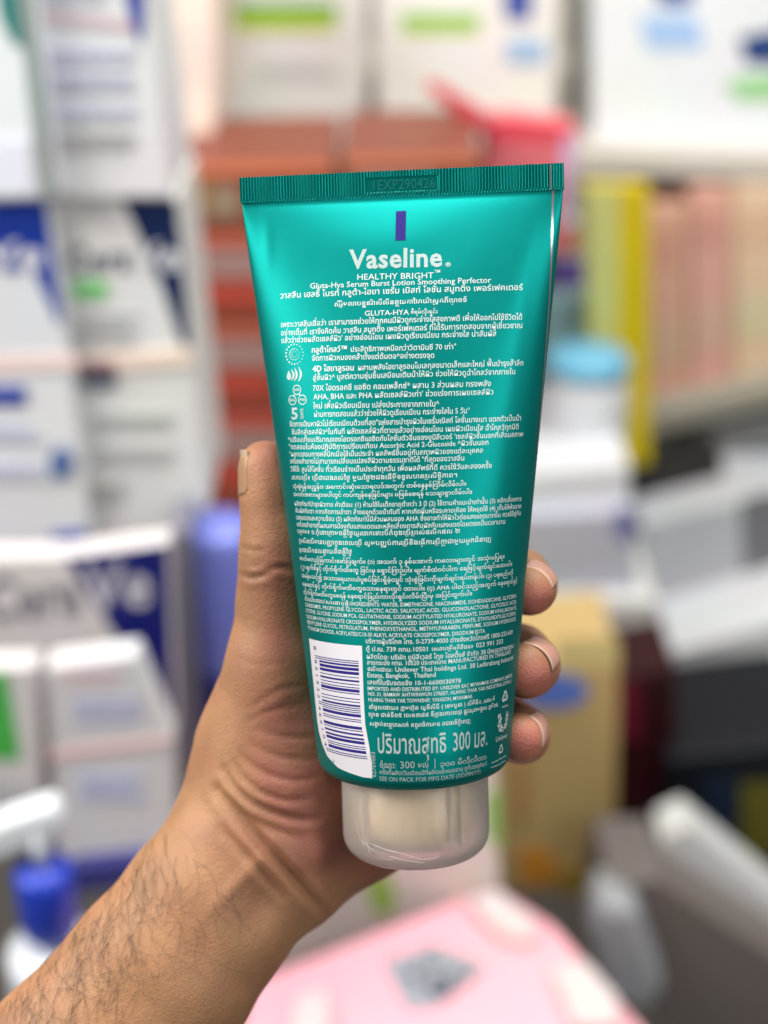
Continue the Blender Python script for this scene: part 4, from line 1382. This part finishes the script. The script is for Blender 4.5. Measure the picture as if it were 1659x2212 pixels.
# skin: pigment by place (pinker palm and fingertips, tan forearm) plus painted shade
def blob(x, y, rx, ry, rot=0.):
    c_, s_ = math.cos(rot), math.sin(rot)
    dx, dy = HP[:, 0] - x, HP[:, 1] - y
    u, v = dx * c_ + dy * s_, -dx * s_ + dy * c_
    return np.exp(-(u / rx) ** 2 - (v / ry) ** 2)
tan = np.array([.325, .165, .08])
pink = np.array([.26, .093, .062])
rose = np.array([.46, .14, .11])
brown = np.array([.25, .125, .07])
w_p = np.clip(.5 * blob(600, 1250, 50, 230) + .9 * blob(700, 1700, 150, 190) + .8 * blob(790, 1840, 110, 90) + .55 * blob(640, 1600, 110, 120) + .35 * blob(590, 1400, 60, 300), 0, 1)
w_r = np.clip(blob(1150, 1300, 60, 40) + blob(1150, 1470, 60, 50) + blob(1135, 1600, 50, 45) + .6 * blob(585, 990, 40, 60), 0, 1)
blot = np.zeros(len(HV))
for i_ in range(7):
    blot += np.sin(HV @ nrs.normal(0, .28, 3) + nrs.uniform(0, 6.28))
w_p = np.clip(w_p + np.clip(blot / 7, -.35, .35) * .55, 0, 1)
w_b = np.clip(.5 * blob(545, 1230, 50, 40) + .35 * dark + .5 * blob(1120, 1390, 60, 25) + .5 * blob(1120, 1540, 60, 22) + .25 * blob(530, 1330, 60, 180) + blob(432, 1930, 8, 6) + .8 * blob(418, 1948, 6, 5) + .7 * blob(446, 1910, 5, 4) + .45 * blob(566, 1960, 70, 60), 0, 1)  # moles, plus painted shade on thumb, folds, finger gaps and wrist hollow
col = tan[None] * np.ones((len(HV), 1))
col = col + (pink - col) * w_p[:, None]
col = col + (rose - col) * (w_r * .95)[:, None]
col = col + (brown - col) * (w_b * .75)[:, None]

HW = c2w(HV)
hbase = c2w(pxc(560, 1860, 390))
skin = bpy.data.materials.new('skin')
skin.use_nodes = True
nt = skin.node_tree
bs = nt.nodes['Principled BSDF']
bs.inputs['Roughness'].default_value = .56
bs.inputs['Specular IOR Level'].default_value = .35
bs.inputs['Subsurface Weight'].default_value = .18
bs.inputs['Subsurface Radius'].default_value = (1.0, .35, .18)
bs.inputs['Subsurface Scale'].default_value = .0025
at = nt.nodes.new('ShaderNodeAttribute')
at.attribute_name = 'pigment_and_shade'
tc = nt.nodes.new('ShaderNodeTexCoord')
n1 = nt.nodes.new('ShaderNodeTexNoise'); n1.inputs['Scale'].default_value = 120; n1.inputs['Detail'].default_value = 5
n2 = nt.nodes.new('ShaderNodeTexNoise'); n2.inputs['Scale'].default_value = 640; n2.inputs['Detail'].default_value = 3
vo = nt.nodes.new('ShaderNodeTexVoronoi'); vo.inputs['Scale'].default_value = 1500
for q in (n1, n2, vo):
    nt.links.new(tc.outputs['Object'], q.inputs['Vector'])
n3 = nt.nodes.new('ShaderNodeTexNoise'); n3.inputs['Scale'].default_value = 28; n3.inputs['Detail'].default_value = 3
nt.links.new(tc.outputs['Object'], n3.inputs['Vector'])
rp = nt.nodes.new('ShaderNodeMapRange')
rp.inputs['From Min'].default_value = .3; rp.inputs['From Max'].default_value = .7
rp.inputs['To Min'].default_value = .8; rp.inputs['To Max'].default_value = 1.16
av = nt.nodes.new('ShaderNodeMath'); av.operation = 'MULTIPLY_ADD'; av.inputs[1].default_value = .55
sb = nt.nodes.new('ShaderNodeMath'); sb.operation = 'MULTIPLY'; sb.inputs[1].default_value = .45
nt.links.new(n3.outputs['Fac'], sb.inputs[0])
nt.links.new(n1.outputs['Fac'], av.inputs[0])
nt.links.new(sb.outputs[0], av.inputs[2])
nt.links.new(av.outputs[0], rp.inputs['Value'])
mu = nt.nodes.new('ShaderNodeVectorMath'); mu.operation = 'SCALE'
nt.links.new(at.outputs['Color'], mu.inputs[0])
nt.links.new(rp.outputs[0], mu.inputs['Scale'])
nt.links.new(mu.outputs[0], bs.inputs['Base Color'])
ad = nt.nodes.new('ShaderNodeMath'); ad.operation = 'ADD'
nt.links.new(n2.outputs['Fac'], ad.inputs[0])
nt.links.new(vo.outputs['Distance'], ad.inputs[1])
bp = nt.nodes.new('ShaderNodeBump'); bp.inputs['Strength'].default_value = .3; bp.inputs['Distance'].default_value = .0003
nt.links.new(ad.outputs[0], bp.inputs['Height'])
nt.links.new(bp.outputs[0], bs.inputs['Normal'])
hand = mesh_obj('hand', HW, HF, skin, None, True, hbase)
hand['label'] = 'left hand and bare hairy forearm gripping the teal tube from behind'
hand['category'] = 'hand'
ca = hand.data.color_attributes.new('pigment_and_shade', 'FLOAT_COLOR', 'POINT')
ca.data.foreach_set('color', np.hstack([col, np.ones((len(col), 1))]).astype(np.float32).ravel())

# nails
bvh = BVHTree.FromPolygons([Vector(v) for v in HW], [tuple(int(i_) for i_ in f) for f in HF])
nailm = mat('nail', (.46, .235, .175, 1), .38, 0, .5)
nailm.node_tree.nodes['Principled BSDF'].inputs['Subsurface Weight'].default_value = .15
nailm.node_tree.nodes['Principled BSDF'].inputs['Subsurface Scale'].default_value = .001
tipm = mat('nail_free_edge', (.56, .36, .26, 1), .35, 0, .5)
thumb_nailm = mat('thumb_nail', (.33, .19, .105, 1), .25, 0, .5)
def nail(px, py, d, axis, dorsal, r_mm, length, half, m, edge=.06, tm=None):
    """curved plate round a finger axis; (px,py,d) = axis point under the free edge; axis points to the fingertip"""
    c0 = pxc(px, py, d)
    ax_ = np.array(axis, float); ax_ /= np.linalg.norm(ax_)
    do = np.array(dorsal, float); do -= ax_ * (do @ ax_); do /= np.linalg.norm(do)
    sd = np.cross(ax_, do)
    def plate(u0, u1, lift, name, m_, parent):
        nu, nv = 14, 17
        V, F = [], []
        for lay in (0, 1):
            for i_ in range(nu):
                u = u0 + (u1 - u0) * i_ / (nu - 1)
                wdt = half * (1 - .10 * u) * (1 if u < .85 else math.sqrt(max(.2, 1 - ((u - .85) / .2) ** 2)))
                back = length * u
                for j_ in range(nv):
                    v = -1 + 2 * j_ / (nv - 1)
                    e_ = .5 * (1 - math.sqrt(max(0, 1 - .85 * v * v)))     # rounded free edge
                    a = v * wdt
                    q_ = c0 - ax_ * (back + e_ * 1.6 * (1 - u))
                    dr = math.cos(a) * do + math.sin(a) * sd
                    o_ = c2w(q_)
                    dw = AX * dr[0] + UP * dr[1] - FW * dr[2]
                    h_ = bvh.ray_cast(Vector(o_), Vector(dw), .012)
                    hit = h_[3] * 1000 if h_[0] is not None else r_mm - .5
                    rr_ = max(hit, r_mm - .45) + lift - lay * .3
                    p = q_ + rr_ * dr
                    V.append(p)
        V = np.array(V)
        n_ = nu * nv
        for i_ in range(nu - 1):
            for j_ in range(nv - 1):
                q = [i_ * nv + j_, i_ * nv + j_ + 1, (i_ + 1) * nv + j_ + 1, (i_ + 1) * nv + j_]
                F += [q, [n_ + k_ for k_ in q[::-1]]]
        rim = [j_ for j_ in range(nv)] + [i_ * nv + nv - 1 for i_ in range(1, nu)] + [(nu - 1) * nv + j_ for j_ in range(nv - 2, -1, -1)] + [i_ * nv for i_ in range(nu - 2, 0, -1)]
        for a, b_ in zip(rim, rim[1:] + rim[:1]):
            F.append([a, n_ + a, n_ + b_, b_])
        return mesh_obj(name, c2w(V), F, m_, parent, True)
    nl = plate(edge, 1, .12, 'fingernail', m, hand)
    plate(-.03, edge + .02, .12, 'nail_edge', tm or tipm, nl)
    return nl
nail(564, 970, 376.5, (-.13, 1, 0), (-.99, 0, .12), 5.7, 11, .8, thumb_nailm, .12, mat('thumb_nail_edge', (.46, .34, .22, 1), .35))
nail(1146, 1276, 369.2, (-.35, -.1, 1), (.5, .86, .3), 5.9, 8, .9, nailm)
nail(1138, 1446, 368.6, (-.35, -.1, 1), (.62, .78, .3), 6.9, 9, .9, nailm)
nail(1125, 1590, 368.6, (-.3, -.05, 1), (.93, .36, .35), 5.9, 8, .85, nailm)

# forearm hair: fine strands rooted on the skin
hv, hf, c = [], [], 0
def skin_pt(x, y):
    r = ray(x, y)
    h_ = bvh.ray_cast(Vector(CAM), Vector(r).normalized())
    return h_
def strand(x, y, ang, length, curl, rad):
    """ang: heading on the photo, degrees, 90 = downwards"""
    global c
    pts = []
    n_ = 12
    for i_ in range(n_):
        h_ = skin_pt(x, y)
        if h_[0] is None:
            break
        t = i_ / (n_ - 1)
        lift = .0001 + .0011 * math.sin(math.pi * min(1, t * .8 + .05)) * (0.4 + .6 * rng.random() * .2)
        pts.append(np.array(h_[0] + h_[1] * lift))
        a = math.radians(ang + curl * t)
        x += math.cos(a) * length / n_
        y += math.sin(a) * length / n_
    if len(pts) < 5:
        return
    for i_, p in enumerate(pts):
        q = pts[min(i_ + 1, len(pts) - 1)] - pts[max(i_ - 1, 0)]
        q = q / (np.linalg.norm(q) + 1e-12)
        s_ = np.cross(q, FW); s_ /= np.linalg.norm(s_) + 1e-12
        u_ = np.cross(s_, q)
        rr_ = rad * (1 - .7 * i_ / (len(pts) - 1))
        for a in (0, 2.09, 4.19):
            hv.append(p + rr_ * (math.cos(a) * s_ + math.sin(a) * u_))
    m_ = len(pts)
    for i_ in range(m_ - 1):
        for a in range(3):
            b_ = (a + 1) % 3
            hf.append([c + i_ * 3 + a, c + i_ * 3 + b_, c + (i_ + 1) * 3 + b_, c + (i_ + 1) * 3 + a])
    c += m_ * 3
def root_pt(t, inw):
    return 350 - t * 350 + inw * .77, 1786 + t * 390 + inw * .64
for q in range(300):
    t = rng.random() ** .7
    x, y = root_pt(t, abs(rng.gauss(0, 1)) * (50 + 60 * t) + 2)
    strand(x, y, rng.gauss(98, 17), rng.uniform(50, 125), rng.gauss(-10, 32), rng.uniform(.000034, .000052))
for q in range(60):
    t = rng.random()
    x, y = root_pt(t, rng.uniform(20, 230))
    strand(x, y, rng.choice([rng.gauss(-30, 25), rng.gauss(60, 30)]), rng.uniform(110, 240), rng.choice([-1, 1]) * rng.uniform(60, 140), .000042)
hr = mesh_obj('arm_hair', np.array(hv), hf, mat('hair', (.05, .03, .018, 1), .5), hand)
